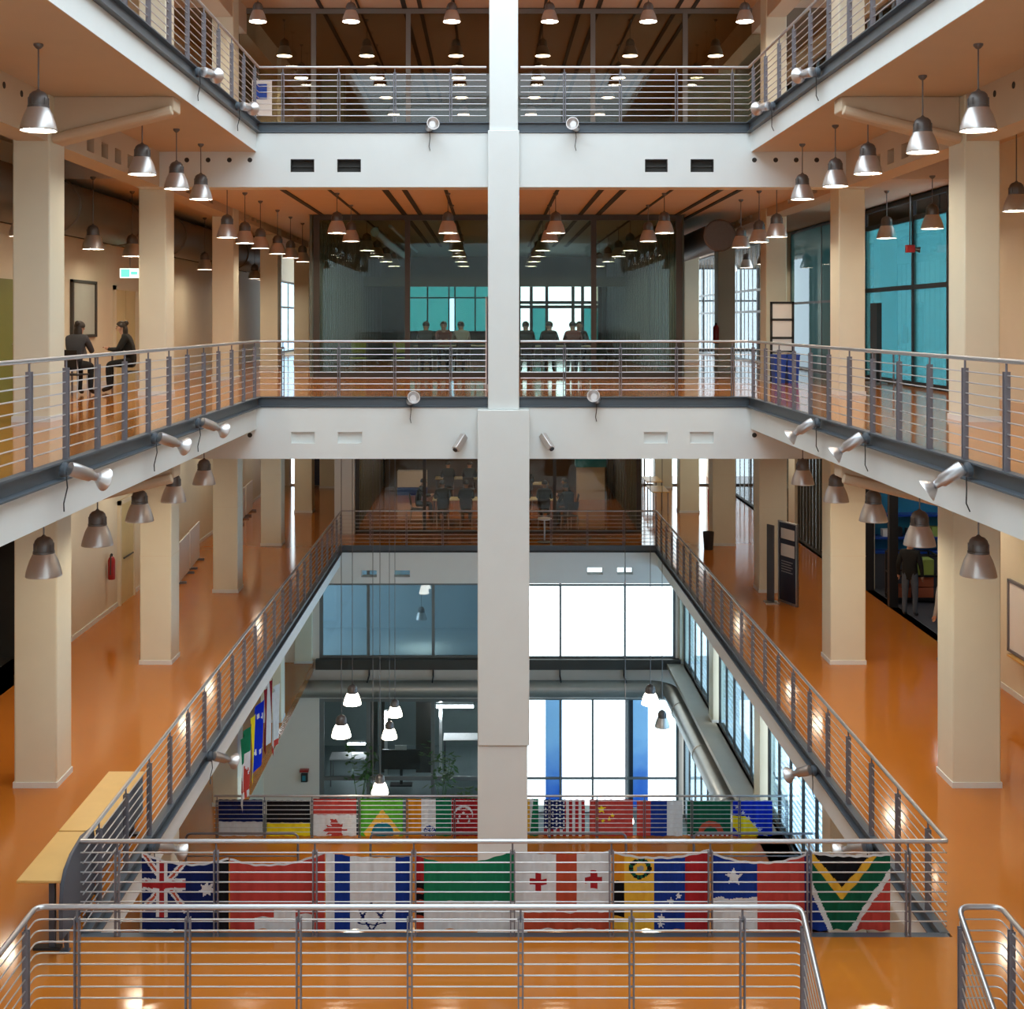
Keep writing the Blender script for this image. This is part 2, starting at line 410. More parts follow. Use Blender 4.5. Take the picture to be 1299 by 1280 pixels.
def walls():
    # ---- left outer wall, storey by storey
    b = holed(MB(), 'x', 0, 61, T4-.2, 7.95, WL-.25, WL, [(27.5, 33.2, T4+.2, 7.2)])
    struct('wall_left', b, beige, 'beige outer wall of the top gallery with a bright window', 'wall')
    window('bright tall window in the left wall of the top gallery', 'x', WL-.12, 27.5, 33.2, T4+.2, 7.2, (29, 30.4, 31.8), (6.2,), frame, clear, fw=.09)
    b = holed(MB(), 'x', 0, 61, T3-.2, T4-.2, WL-.25, WL, [(51.5, 56.5, T3+.1, 1.7)])
    struct('wall_left', b, beige, 'beige outer wall beside the middle gallery with framed notice board', 'wall')
    window('bluish window far along the left wall of the middle gallery', 'x', WL-.12, 51.5, 56.5, T3+.1, 1.7, (54,), (.6,), frame, skygl, fw=.08, th=.03)
    struct('trim', MB().box(WL, WL+.03, 12, 44, 1.72, 3.12 if 0 else 2.70), M('dark_service_strip', (.035,.03,.027), .7), 'dark service strip on the wall behind the round air duct', 'wall strip')  # dark board puts the shade around the duct into colour
    b = holed(MB(), 'x', 0, 50.2, T2-.2, T3-.6, WL-.25, WL, [(21.2, 24.4, T2, -3.9)])
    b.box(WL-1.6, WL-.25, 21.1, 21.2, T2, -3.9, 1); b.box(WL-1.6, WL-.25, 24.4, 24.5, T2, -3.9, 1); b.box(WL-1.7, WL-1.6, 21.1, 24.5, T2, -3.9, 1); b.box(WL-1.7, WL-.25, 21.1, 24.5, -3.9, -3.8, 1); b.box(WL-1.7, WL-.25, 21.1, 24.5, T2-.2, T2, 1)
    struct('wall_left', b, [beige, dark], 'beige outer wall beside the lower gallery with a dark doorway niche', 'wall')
    b = holed(MB(), 'x', 0, 43, TB, T2-.6, -7.9, -7.7, [])
    struct('wall_left', b, beige, 'shaded wall of the ground hall behind the hanging flags', 'wall')
    # ---- right outer wall
    b = holed(MB(), 'x', 0, 61, T4-.2, 7.95, WR, WR+.25, [(26.0, 45, T4+.1, 7.4)])
    struct('wall_right', b, beige, 'beige outer wall of the top gallery around the long window band', 'wall')
    window('long bright window band behind the top gallery railing', 'x', WR+.12, 26, 45, T4+.1, 7.4, [26+.95*k for k in range(1, 20)], (6.3,), mull, clear, fw=.07, th=.03)
    b = holed(MB(), 'x', 0, 61, T3-.2, T4-.2, WR, WR+.25, [(24.6, 31.0, T3, 2.72), (31.6, 38.6, T3, 2.72), (39.2, 60.5, T3, 2.72)])
    struct('wall_right', b, beige, 'beige outer wall of the middle gallery between glazed bays', 'wall')
    window('turquoise glazed bay with door frame beside the middle gallery', 'x', WR+.12, 24.6, 31.0, T3, 2.72, (25.3, 27.4), (.75, 2.25), black, tealgl, fw=.10,
           panes=lambda i, j: (clear if j == 2 else tealgl))
    window('dark teal glazed bay between two middle gallery columns', 'x', WR+.12, 31.6, 38.6, T3, 2.72, (35,), (.55,), frame, dtealgl, fw=.07, th=.03)
    window('bright slatted curtain wall at the far end of the middle gallery', 'x', WR+.12, 39.2, 60.5, T3, 2.72, [39.2+.71*k for k in range(1, 30)], (.35, 1.1), mull, clear, fw=.08, th=.03)
    b = holed(MB(), 'x', 0, 53, T2-.2, T3-.6, WR, WR+.25, [(25.4, 30.6, T2, -3.0), (32.2, 37.6, T2, -2.7), (38.4, 52.5, T2, -2.7)])
    struct('wall_right', b, beige, 'beige outer wall beside the lower gallery with shop opening and glazing', 'wall')
    window('brown slatted partition beside the lower gallery', 'x', WR+.12, 32.2, 37.6, T2, -2.7, [32.2+.36*k for k in range(1, 15)], (), frame, glass('brown_glass', (.16,.13,.08), 1.2, haze=.3, hazecol=(.20,.17,.10)), fw=.08)
    window('bright slatted glazing at the far end of the lower gallery', 'x', WR+.12, 38.4, 52.5, T2, -2.7, [38.4+.8*k for k in range(1, 17)], (), frame, glass('amber_glass', (.75,.66,.5), 1.), fw=.10, th=.03)
    # ---- far end walls
    b = holed(MB(), 'y', -4.6, 5.0, T3, 2.72, 52.8, 53, [(-3.4, .1, -.45, 1.6), (1.15, 4.7, -.95, 1.6)])
    b.box(-4.5, 4.9, 45.0, 45.25, 1.25, 1.6)
    struct('wall_back', b, greyrm, 'rear wall of the glazed room with daylight windows', 'wall')
    dkteal = glass('deep_teal_glass', (.03,.20,.20), 1.0, haze=.25, hazecol=(.06,.26,.26))
    window('teal window in the rear wall of the glazed room', 'y', 52.9, -3.4, .1, -.45, 1.6, (-2.6, -1.7, -1.45, -.6), (1.0,), frame, dkteal, fw=.06, panes=lambda i, j: (skygl if i == 2 and j == 0 else dkteal))
    window('white daylight window with dark bars at the back of the glazed room', 'y', 52.9, 1.15, 4.7, -.95, 1.6, (1.75, 2.4, 3.5, 3.9), (.62, .8), frame, clear, fw=.13, panes=lambda i, j: (dkteal if i in (1, 4) and j == 0 else clear))
    b = holed(MB(), 'y', WL-.2, -4.6, T3, 7.95, 60.8, 61, []); holed(b, 'y', 5.0, WR+.2, T3, 7.95, 60.8, 61, [(5.4, 9.0, T3, 2.6)])
    struct('wall_back', b, beige, 'far end walls of the two upper corridors', 'wall')
    window('bright end window of the middle right corridor', 'y', 60.9, 5.4, 9.0, T3, 2.6, (6.3, 7.2, 8.1), (1.0,), mull, clear, fw=.08)
    b = holed(MB(), 'y', WL-.2, WR+.2, T2, -2.3, 50.0, 50.2, [(-7.95, -7.3, T2, -3.2), (5.2, 9.0, T2, -2.9)])
    struct('wall_back', b, beige, 'far end wall of the lower gallery', 'wall')
    window('narrow white window at the end of the lower left corridor', 'y', 50.1, -7.95, -7.3, T2, -3.2, (), (), white, clear, fw=.06)
    window('wide bright window at the end of the lower right corridor', 'y', 50.1, 5.2, 9.0, T2, -2.9, (6.15, 7.1, 8.05), (-4.6,), mull, clear, fw=.06)
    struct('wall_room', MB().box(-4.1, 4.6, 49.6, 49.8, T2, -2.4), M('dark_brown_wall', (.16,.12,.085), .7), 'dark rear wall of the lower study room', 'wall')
    d = thing('door', 'dark navy double door at the end of the lower left corridor', 'door', (-6.6, 49.9, T2), kind='structure')
    part('leaf', MB().box(-7.0, -6.3, 49.93, 49.98, T2+.02, -4.0), navy, d); part('handle', MB().tube([(-6.4, 49.9, -5.6), (-6.4, 49.9, -5.3)], .015), steel, d)
    # ---- beam under the far edge of the lower void, with openings
    S = 43.7
    hx = lambda x: (x-VX)/S
    v = [(hx(458), hx(478), -7.42, -7.22), (hx(500), hx(520), -7.42, -7.22), (hx(745), hx(765), -7.34, -7.14), (hx(783), hx(803), -7.34, -7.14)]
    b = holed(MB(), 'y', -6.6, 7.1, -7.6, T2-.205, D3, D3+.4, v)
    ow = struct('beam', b, paint, 'white cross beam below the lower far railing with four slots', 'beam')
    hole_shades([at(x, 719, 43.7) for x in (549, 566, 583, 601, 679, 696, 713)], 'y', ow)
    # ---- end wall of the ground hall, one bay farther
    S = 37.2; yw0, yw1 = 43.0, 43.3; H1, H0 = -7.2, -11.5
    W1 = (hx(405), hx(857), H0, H1); W2 = (hx(405), hx(861), TB, -12.85)
    b = holed(MB(), 'y', -8.8, 9.2, TB, T2-.6, yw0, yw1, [W1, W2])
    struct('wall_back', b, M('warm_hall_paint', (.84,.75,.67), .6, var=.03), 'end wall of the hall below the lower far railing with two window bands', 'wall')
    mid = hx(640)
    window('bluish upper window band of the hall with grey mullions', 'y', 43.1, W1[0], mid, W1[2], W1[3], (hx(467), hx(549.5)), (-8.95,), mull, bluegl, fw=.10)
    window('overexposed upper window band of the hall beside the central column', 'y', 43.1, mid, W1[1], W1[2], W1[3], (hx(711), hx(793)), (-9.0,), mull, clear, fw=.07)
    window('dark lower window band of the hall looking into a room', 'y', 43.1, W2[0], mid, W2[2], W2[3], (hx(467), hx(549)), (-15.6,), mull, glass('room_glass', (.72,.8,.82), 1.3), fw=.13)
    window('white lower window band of the hall beside the side glazing', 'y', 43.1, mid, W2[1], W2[2], W2[3], (hx(711), hx(752), hx(797)), (-15.6,), mull, clear, fw=.07)
    struct('sill', MB().box(W1[0]-.1, W1[1]+.15, 42.8, 43.05, H0-.32, H0+.02), frame, 'dark sill beam under the upper window band of the hall', 'sill')
    # rooms behind the bluish windows
    b = MB(); b.box(-9, .5, 49, 49.2, -12, -6.8); b.box(-9, .5, 43.3, 49, -12.1, -11.9); b.box(-9, .5, 43.3, 49, -7.1, -7.0); b.box(.35, .5, 43.3, 49, -12, -7.0)
    struct('room_shell', b, bluerm, 'pale blue room behind the upper window band', 'wall')
    b = MB(); b.box(-9, .5, 50, 50.2, TB, -12.5); b.box(-9, .5, 43.3, 50, -12.5, -12.4); b.box(.35, .5, 43.3, 50, TB, -12.4); b.box(-9.15, -9, 43.3, 50, TB, -12.4); b.box(-9, .5, 43.3, 50, TB-.2, TB)
    struct('room_shell', b, M('teal_grey_room', (.26,.33,.34), .6), 'dim grey room behind the lower window band', 'wall')
    # side glazing of the hall
    for (d0, d1, nm) in ((37.1, 42.9, 'farthest'), (30.8, 36.3, 'middle'), (24.4, 29.9, 'nearest')):
        o = window(f'blue side glazing of the hall with blinds, {nm} bay', 'x', 6.62, d0, d1, -11.6, T2-.7, [d0+(d1-d0)*k/5 for k in range(1, 5)], (), frame, skygl, fw=.10, th=.05)
        bl = MB(); n = 30
        for k in range(n):
            z = -11.5 + (T2-.75+11.5)*k/n
            bl.obox((6.72, d0+.1, z), (.05, 0, -.02), (0, d1-d0-.2, 0), (0, 0, .006))
        part('blind', bl, white, o)
        o = window(f'blue ground window of the hall below the side duct, {nm} bay', 'x', 6.62, d0, d1, TB, -12.3, [d0+(d1-d0)*k/5 for k in range(1, 5)], (), frame, skygl, fw=.10, th=.05)
    b = MB(); b.box(7.2, 7.45, 0, 24.4, TG, T2-.6); b.box(-9, 9, 27.0, 27.2, TB, TG-.3); b.box(6.55, 6.8, 24.4, 43, -12.3, -11.62); b.box(6.46, 7.13, 36.4, 37.02, TB, TG-.3); b.box(6.46, 7.13, 30.1, 30.7, TB, TG-.3)
    struct('wall_right', b, paint, 'spandrel and pier of the side wall of the ground hall', 'wall')
    struct('trim', MB().box(6.02, 6.55, 24, 42.9, -11.75, -11.62), M('ledge_paint', (.45,.40,.33), .5), 'sand coloured ledge under the blue side glazing', 'ledge')
    # wall behind the viewer, with clerestory
    b = holed(MB(), 'y', WL-.7, WR+.7, TB, 12.0, -3.2, -3.0, [(-5.2, 3.8, 10.4, 11.4)])
    struct('wall_front', b, paint, 'wall behind the viewer with a clerestory strip', 'wall')
    # baseboards
    for z, nm in ((T2, 'lower'), (T3, 'middle')):
        struct('baseboard_left', MB().box(WL, WL+.02, 24.6, 50, z, z+.1), paint, f'pale baseboard on the left wall of the {nm} gallery', 'baseboard')
    struct('baseboard_right', MB().box(WR-.02, WR, 5, 25.3, T2, T2+.1), paint, 'pale baseboard on the right wall of the lower gallery', 'baseboard')
walls()

def glazed_rooms():
    # glass fronts behind the far railings
    hs = lambda x, s: (x-VX)/s
    window('tall glass front of the glazed room behind the middle far railing', 'y', 32.0, -4.46, 4.88, T3, 2.70, (-2.08, .28, 2.64), (), frame, roomgl, fw=.13, th=.12, name='window')
    window('tall glass front of the top storey behind the upper far railing', 'y', 32.0, -6.5, 7.1, T4, 7.93, (-4.46, -2.06, .28, 2.62, 4.96), (), mull, roomgl2, fw=.12, th=.12)
    window('glass front of the study room behind the lower far railing', 'y', 38.8, -4.12, 4.64, T2, -2.42, (-2.0, .3, 2.0), (), frame, studygl, fw=.10, th=.1)
    # piers at the ends of the fronts
    struct('column', MB().box(-4.75, -4.13, 38.6, 39.1, T2, -2.42), paint, 'pale pier at the end of the study room glass front', 'column', bevel=.01)
    # side partitions with vertical strips
    for (x, nm) in ((-4.55, 'left'), (4.92, 'right')):
        b = MB(); b.box(x-.03, x+.03, 32.1, 52.8, T3, 2.72)
        for k in range(46):
            d = 32.4+.44*k
            b.box(x-.06, x+.06, d, d+.05, T3, 2.72, 1)
        struct('partition', b, [greyrm, mull], f'grey green partition with upright strips, {nm} side of the glazed room', 'partition')
        b = MB(); b.box(x-.03 + (.35 if x < 0 else -.25), x+.03 + (.35 if x < 0 else -.25), 38.9, 50, T2, -2.42)
        for k in range(20):
            d = 39.2+.5*k; b.box(x-.06 + (.35 if x < 0 else -.25), x+.06 + (.35 if x < 0 else -.25), d, d+.05, T2, -2.42, 1)
        struct('partition', b, [greyrm, mull], f'dark partition with upright strips, {nm} side of the study room', 'partition')
    # frosted screens on the top storey
    for (xa, xb, nm) in ((-4.35, -3.7, 'left'), (5.05, 6.95, 'right')):
        o = thing('partition', f'frosted glass screen behind the {nm} part of the upper far railing', 'glass screen', ((xa+xb)/2, 32.5, T4), kind='structure')
        part('pane', MB().box(xa, xb, 32.45, 32.47, T4+.05, 6.35), frost, o)
        part('frame', MB().box(xa, xb, 32.42, 32.5, T4, T4+.05).box(xa, xa+.04, 32.42, 32.5, T4, 6.35).box(xb-.04, xb, 32.42, 32.5, T4, 6.35), mull, o)
    b = MB(); b.box(-6.9, 7.4, 46, 46.2, T4, 7.95)
    struct('wall_back', b, greyrm, 'dim rear wall of the top storey room', 'wall')
    # dark ceiling slots
    for zc, nm in ((2.72, 'middle'), (7.95, 'top')):
        for k_, (x, w) in enumerate(((-4.25, .10), (-3.3, .05), (-2.15, .12), (-1.75, .10), (-.9, .07), (1.4, .07), (2.3, .10), (2.75, .12), (3.75, .05), (4.75, .10), (5.15, .10))):
            struct('trim', MB().box(x-w/2, x+w/2, 24.2, 45.5, zc-.025, zc+.02), dark, f'dark ceiling slot before the {nm} glass front, {ORD[k_]} from the left', 'ceiling slot')
glazed_rooms()

# ------------------------------------------------------------------ railings
def rounded(pts, r):
    P = [Vector(p) for p in pts]; out = [P[0]]
    for i in range(1, len(P)-1):
        a, b, c = P[i-1], P[i], P[i+1]
        u, v = (a-b).normalized(), (c-b).normalized()
        for k in range(6):
            t = k/5; p0, p1 = b+u*r, b+v*r
            out.append((1-t)**2*p0 + 2*t*(1-t)*b + t*t*p1)
    out.append(P[-1]); return out
def railing(label, pts, posts, H=1.03, nb=8, first=.135, gap=.11, group=None, hr=.024, br=.0075):
    """pts: floor polyline; posts: list of (point, direction)"""
    o = thing('railing', label, 'railing', pts[0], group)
    lift = lambda h: [(p[0], p[1], p[2]+h) for p in pts]
    part('handrail', MB().tube(rounded(lift(H), .10), hr, 10), steel, o)
    for k in range(nb):
        part('bar', MB().tube(rounded(lift(H-first-gap*k), .07), br, 6), wire, o)
    proto = {}
    for (p, dr) in posts:
        key = (round(dr[0], 2), round(dr[1], 2))
        if key not in proto:
            dv = Vector((dr[0], dr[1], 0)).normalized(); nv = Vector((-dv.y, dv.x, 0))
            m = MB(); h = H-.10
            for q in (-1, 1):
                c = dv*(q*.02)
                m.obox(c-dv*.006-nv*.028, dv*.012, nv*.056, Vector((0,0,h)))
            m.tube([(0,0,h-.04), (0,0,H)], .011, 6); m.obox(-dv*.03-nv*.03, dv*.06, nv*.06, Vector((0,0,.012)))
            for k in range(nb): m.obox(-dv*.03-nv*.007 + Vector((0,0,H-first-gap*k-.007)), dv*.06, nv*.014, Vector((0,0,.014)))
            proto[key] = m.mesh('post', railgrey)
        c = bpy.data.objects.new('post', proto[key]); C.objects.link(c); c.parent = o
        c.location = Vector(p) - Vector(pts[0])
    return o
def along(a, b, start, step):
    a, b = Vector(a), Vector(b); L = (b-a).length; d = (b-a).normalized(); out = []; t = start
    while t <= L+1e-6: out.append((a+d*t, (d.x, d.y))); t += step
    return out
def rails():
    for z, nm in ((T4, 'upper'), (T3, 'middle')):
        for x, sd in ((X0-.03, 'left'), (X1+.03, 'right')):
            a, b = (x, 5.0, z), (x, D1+.03, z)
            railing(f'steel railing along the {sd} side of the {nm} gallery', [a, b], along(b, a, .42, 1.03))
        for xa, xb, sd in ((X0-.03, -.06, 'left'), (.58, X1+.03, 'right')):
            a, b = (xa, D1+.03, z), (xb, D1+.03, z)
            railing(f'far railing of the {nm} gallery, {sd} of the central column', [a, b], along(a, b, .45 if sd == 'left' else .82, 1.045))
    z = T2
    for x, sd in ((X0-.03, 'left'), (X1+.03, 'right')):
        a, b = (x, D2-.03, z), (x, D3+.03, z)
        railing(f'long railing along the {sd} side of the lower void', [a, b], along(a, b, .55, 1.03), H=1.0)
    a, b = (X0-.03, D3+.03, z), (X1+.03, D3+.03, z)
    railing('far railing of the lower void before the study room', [a, b], along(a, b, .85, 1.05), H=1.0)
    a, b = (X0-.05, D2-.05, z), (X1+.03, D2-.05, z)
    railing('railing across the near end of the lower void, hung with flags', [a, b], along(a, b, .39, 1.046), H=1.0, first=.12, gap=.104)
    # guards of the stair opening nearest the viewer
    y = 11.68
    pts = [(-4.2, 8.0, z), (-4.2, y, z), (2.89, y, z), (2.89, y-.9, z-.55), (2.89, y-2.2, z-1.45)]
    po = along((-4.2, y-.25, z), (-4.2, 8.2, z), 0, 1.0) + along((-3.82, y, z), (2.8, y, z), 0, 1.027) + along((2.89, y-.08, z-.05), (2.89, y-2.1, z-1.38), 0, .95)
    railing('steel guard railing in front around the stair opening', pts, po, H=1.08, first=.115, gap=.104, hr=.026)
    pts = [(4.34, y-2.2, z-1.45), (4.34, y-.9, z-.55), (4.34, y, z), (4.73, y, z), (4.73, 8.0, z)]
    po = along((4.34, y-.08, z-.05), (4.34, y-2.1, z-1.38), 0, .95) + along((4.73, y-.25, z), (4.73, 8.2, z), 0, 1.0)
    railing('short steel guard railing on the far side of the stair', pts, po, H=1.08, first=.115, gap=.104, hr=.026)
    # ground floor railing with the far flags
    zg = TG
    a, b = (-6.2, 28.42, zg), (6.73, 28.42, zg)
    railing('ground floor railing hung with a row of flags', [a, b, (6.73, 29.9, zg)], along(a, b, .06, 1.07) + along((6.73, 28.9, zg), (6.73, 29.9, zg), .3, .8), H=.93, nb=8, first=.11, gap=.1)
    s = 60.7
    for x0, x1, nm in ((236, 378, 'below the dark blue and black flags'), (470, 794, 'below the middle flags'), (880, 1038, 'below the dark green and blue flags')):
        p0, p1 = (x0-VX)/s, (x1-VX)/s
        o = thing('barrier', f'low tubular barrier {nm} on the ground floor', 'barrier', (p0, F/s, zg))
        part('handrail', MB().tube(rounded([(p0, F/s, zg), (p0, F/s, -10.7), (p1, F/s, -10.7), (p1, F/s, zg)], .12), .025, 8), railgrey, o)
        part('bar', MB().tube([(p0, F/s, zg+.45), (p1, F/s, zg+.45)], .015, 6), railgrey, o)
rails()
def stair():
    b = MB()
    for k in range(10):
        b.box(2.95, 4.28, 11.6-.29*(k+1), 11.6-.29*k, T2-.2-.17*(k+1), T2-.17*(k+1))
    struct('floor_steps', b, orange, 'orange steps going down between the two guard railings', 'stairs')
stair()

# ------------------------------------------------------------------ pendant lamps
LAMP = [None]
def lamp(label, X, d, zb, zt, group=None, sc=1.0):
    if LAMP[0] is None:
        o = thing('pendant_lamp', label, 'lamp', (0,0,0)); o['off'] = [0.,0.,0.]
        sh = MB(); sh.lathe([(.205,-.004),(.207,.0),(.204,.02),(.198,.05),(.182,.11),(.158,.18),(.132,.235),(.118,.262),(.112,.262),(.15,.18),(.176,.11),(.192,.05),(.199,.0),(.205,-.004)], n=28)
        shp = part('shade', sh, alu, o)
        h = MB(); h.lathe([(.121,.258),(.121,.285),(.112,.288),(.116,.32),(.113,.36),(.098,.41),(.07,.44),(.03,.455),(.012,.475)], n=20, cap=(False, True))
        for k in range(10):
            a = 2*PI*k/10; h.obox((.108*math.cos(a), .108*math.sin(a), .29), (.012*math.cos(a), .012*math.sin(a), 0), (-.006*math.sin(a), .006*math.cos(a), 0), (0, 0, .08))
        part('housing', h, lampgrey, o)
        g = MB(); g.lathe([(.0,.006),(.12,.010),(.186,.022),(.188,.05)], n=20); part('bulb', g, bulb, shp)
        r = MB(); r.tube([(0,0,0),(0,0,1)], .009, 6); rr = part('rod', r, lampgrey, o); rr.location = (0,0,.46)
        c = MB(); c.lathe([(.055,0),(.055,-.02),(.03,-.05),(.012,-.06)], n=12); part('canopy', c, lampgrey, o)
        LAMP[0] = o; used = False
    else: used = True
    o = copy_tree(LAMP[0]) if used else LAMP[0]
    o['label'] = label
    if group: o['group'] = group
    o.location = (X, d, zb+Z0); o.scale = (sc, sc, sc)
    for ch in o.children:
        n = ch.name.split('.')[0]
        if n == 'rod': ch.scale = (1, 1, (zt-zb)/sc-.46)
        if n == 'canopy': ch.location = (0, 0, (zt-zb)/sc)
    return o
def lamps():
    # side galleries, under the upper and middle soffits
    for i, d in enumerate((14.4, 18.7, 20.75, 22.5)):
        lamp(f'lit metal bell lamp under the upper left gallery, {ORD[i]} from the front', -5.15, d, 2.18, 3.17, 'bell lamps under the upper galleries')
    for i, d in enumerate((14.4, 16.25, 18.6, 20.35, 22.5)):
        lamp(f'lit metal bell lamp under the upper right gallery, {ORD[i]} from the front', 5.58, d, 2.18, 3.17, 'bell lamps under the upper galleries')
    for i, d in enumerate((14.6, 16.6, 18.6, 20.6, 22.8)):
        lamp(f'grey bell lamp under the middle left gallery, {ORD[i]} from the front', -5.16, d, -2.94, -2.0, 'bell lamps under the middle galleries')
        lamp(f'grey bell lamp under the middle right gallery, {ORD[i]} from the front', 5.66, d, -2.94, -2.0, 'bell lamps under the middle galleries')
    # rows that go on behind the far beam
    for i, d in enumerate((24.8, 26.6, 28.4, 30.7, 32.7, 34.8)):
        lamp(f'small bell lamp in the left row behind the upper beam, {ORD[i]} from the beam', -5.16, d, 1.65, 2.72, 'bell lamps behind the upper beam')
    for i, d in enumerate((24.6, 26.2, 28.1)):
        lamp(f'small bell lamp in the right row behind the upper beam, {ORD[i]} from the beam', 5.6, d, 1.65, 2.72, 'bell lamps behind the upper beam')
    for i, d in enumerate((20.1, 23.7, 26.3, 33.0, 34.8, 40.0, 41.5)):
        lamp(f'bell lamp along the left outer wall of the middle gallery, {ORD[i]} from the front', -7.45, d, 1.36, 3.1 if d < 23 else 2.72, 'bell lamps along the outer walls')
    for i, d in enumerate((19.75, 23.5, 26.2, 38.0, 40.5, 43.0)):
        lamp(f'bell lamp before the right glazed bays of the middle gallery, {ORD[i]} from the front', 8.25, d, 1.73, 3.1 if d < 23 else 2.72, 'bell lamps along the outer walls')
    for zb, zt, nm in ((1.87, 2.72, 'middle'), (6.99, 7.95, 'top')):
        for j, x in enumerate((-3.23, -.88, 1.40, 3.70)):
            for i, d in enumerate((26.7, 29.4, 33.2, 36.2, 39.4, 42.6)):
                where = 'before' if d < 32 else 'behind'
                lamp(f'bell lamp {where} the {nm} glass front, {ORD[j]} row, {ORD[i]} from the beam', x, d, zb, zt, f'bell lamps around the {nm} glass front')
    for i, (x, d) in enumerate(((-5.4, 26.7), (-5.4, 29.4), (-5.4, 33.2), (-5.4, 36.2), (5.95, 26.7), (5.95, 29.4), (5.95, 33.2), (5.95, 36.2))):
        lamp(f'bell lamp over the top gallery, {ORD[i % 4]} from the beam on the {"left" if x < 0 else "right"} side', x, d, 6.99, 7.95, 'bell lamps around the top glass front')
    # lower gallery side aisles, behind the near columns
    for i, d in enumerate((19.8, 22.4, 25.2, 28.0, 31.0, 34.0, 37.5, 41.0, 45.0)):  # the farthest are out of view, added to brighten the corridor ends
        lamp(f'bell lamp in the lower left aisle behind the columns, {ORD[i]} from the front', -7.5, d, -3.1, -2.0 if d < 23 else -2.4, 'bell lamps in the lower aisles')
        lamp(f'bell lamp in the lower right aisle behind the columns, {ORD[i]} from the front', 8.1, d, -3.1, -2.0 if d < 23 else -2.4, 'bell lamps in the lower aisles')
    for i, (x, d) in enumerate(((-2.6, 41), (-.2, 41), (2.2, 41), (-2.6, 45), (-.2, 45), (2.2, 45))):  # lamps added to brighten the study room behind its glass
        lamp(f'added bell lamp brightening the lower study room, {ORD[i]} counted from the glass', x, d, -3.3, -2.4, 'added study room lamps')
    # long-cable lamps hanging into the hall
    T = [('by the hall duct, upper of a pair', 447, 893, 54), ('by the hall duct, lower of a pair', 433, 934, 59),
         ('before the dark hall window, higher of two', 501, 908, 46), ('before the dark hall window, lower of two', 494, 936, 47),
         ('just above the green and yellow flag', 482, 1006, 52), ('behind the green and yellow flag', 473, 1042, 54.3),
         ('at the bend of the side duct', 825, 893, 54), ('small and dark before the white hall window', 840, 922, 46), ('in front of the red flag with stars', 793, 1043, 54)]
    for t, x, y, s in T:
        p = at(x, y, s); o = lamp(f'bell lamp on a long cable {t}', p[0], p[1], p[2], -2.4, 'long-cable lamps in the hall')
        if 'dark' not in t or 'window' in t and 'white' not in t:
            for ch in o.children:
                if ch.name.startswith('shade'):
                    ch.data = ch.data.copy(); ch.data.materials[0] = opal
lamps()

# ------------------------------------------------------------------ spotlights and cameras
def aimed(mb, p, dirv, prof, n=18, m=0, cap=(True, True)):
    mb.lathe(prof, p, n, m=m, axis=dirv, cap=cap)
def spotlight(label, p, inward, dirv, L=.34):
    """p on the channel face; inward = unit vector into the void; dirv = where it points"""
    p, inw, dv = Vector(p), Vector(inward), Vector(dirv).normalized()
    o = thing('spotlight', label, 'spotlight', p, 'spotlights on the gallery edges')
    b = MB(); b.lathe([(.075, 0), (.075, .05), (.05, .07)], p, 16, axis=inw, cap=(True, True)); part('mount', b, channel, o)
    q = p + inw*.12
    b = MB(); b.tube([p+inw*.05, q], .025, 8); part('arm', b, steel, o)
    b = MB(); aimed(b, q-dv*.06, dv, [(.03, 0), (.07, .02), (.075, .06), (.066, L*.62), (.045, L*.68), (.042, L*.8), (.06, L*.84)]); part('body', b, steel, o)
    e = q - dv*.06 + dv*(L*.82)
    b = MB(); aimed(b, e, dv, [(.05, 0), (.075, .03), (.118, .085), (.12, .10), (.108, .10), (.06, .04)], cap=(True, True)); part('reflector', b, alu, o)
    b = MB(); b.tube([p+inw*.05+Vector((0,0,-.03)), p+inw*.05+Vector((.01,.01,-.18)), p+inw*.03+Vector((-.01,.02,-.34)), p+inw*.02+Vector((.01,0,-.42))], .007, 6); part('cable', b, black, o)
    return o
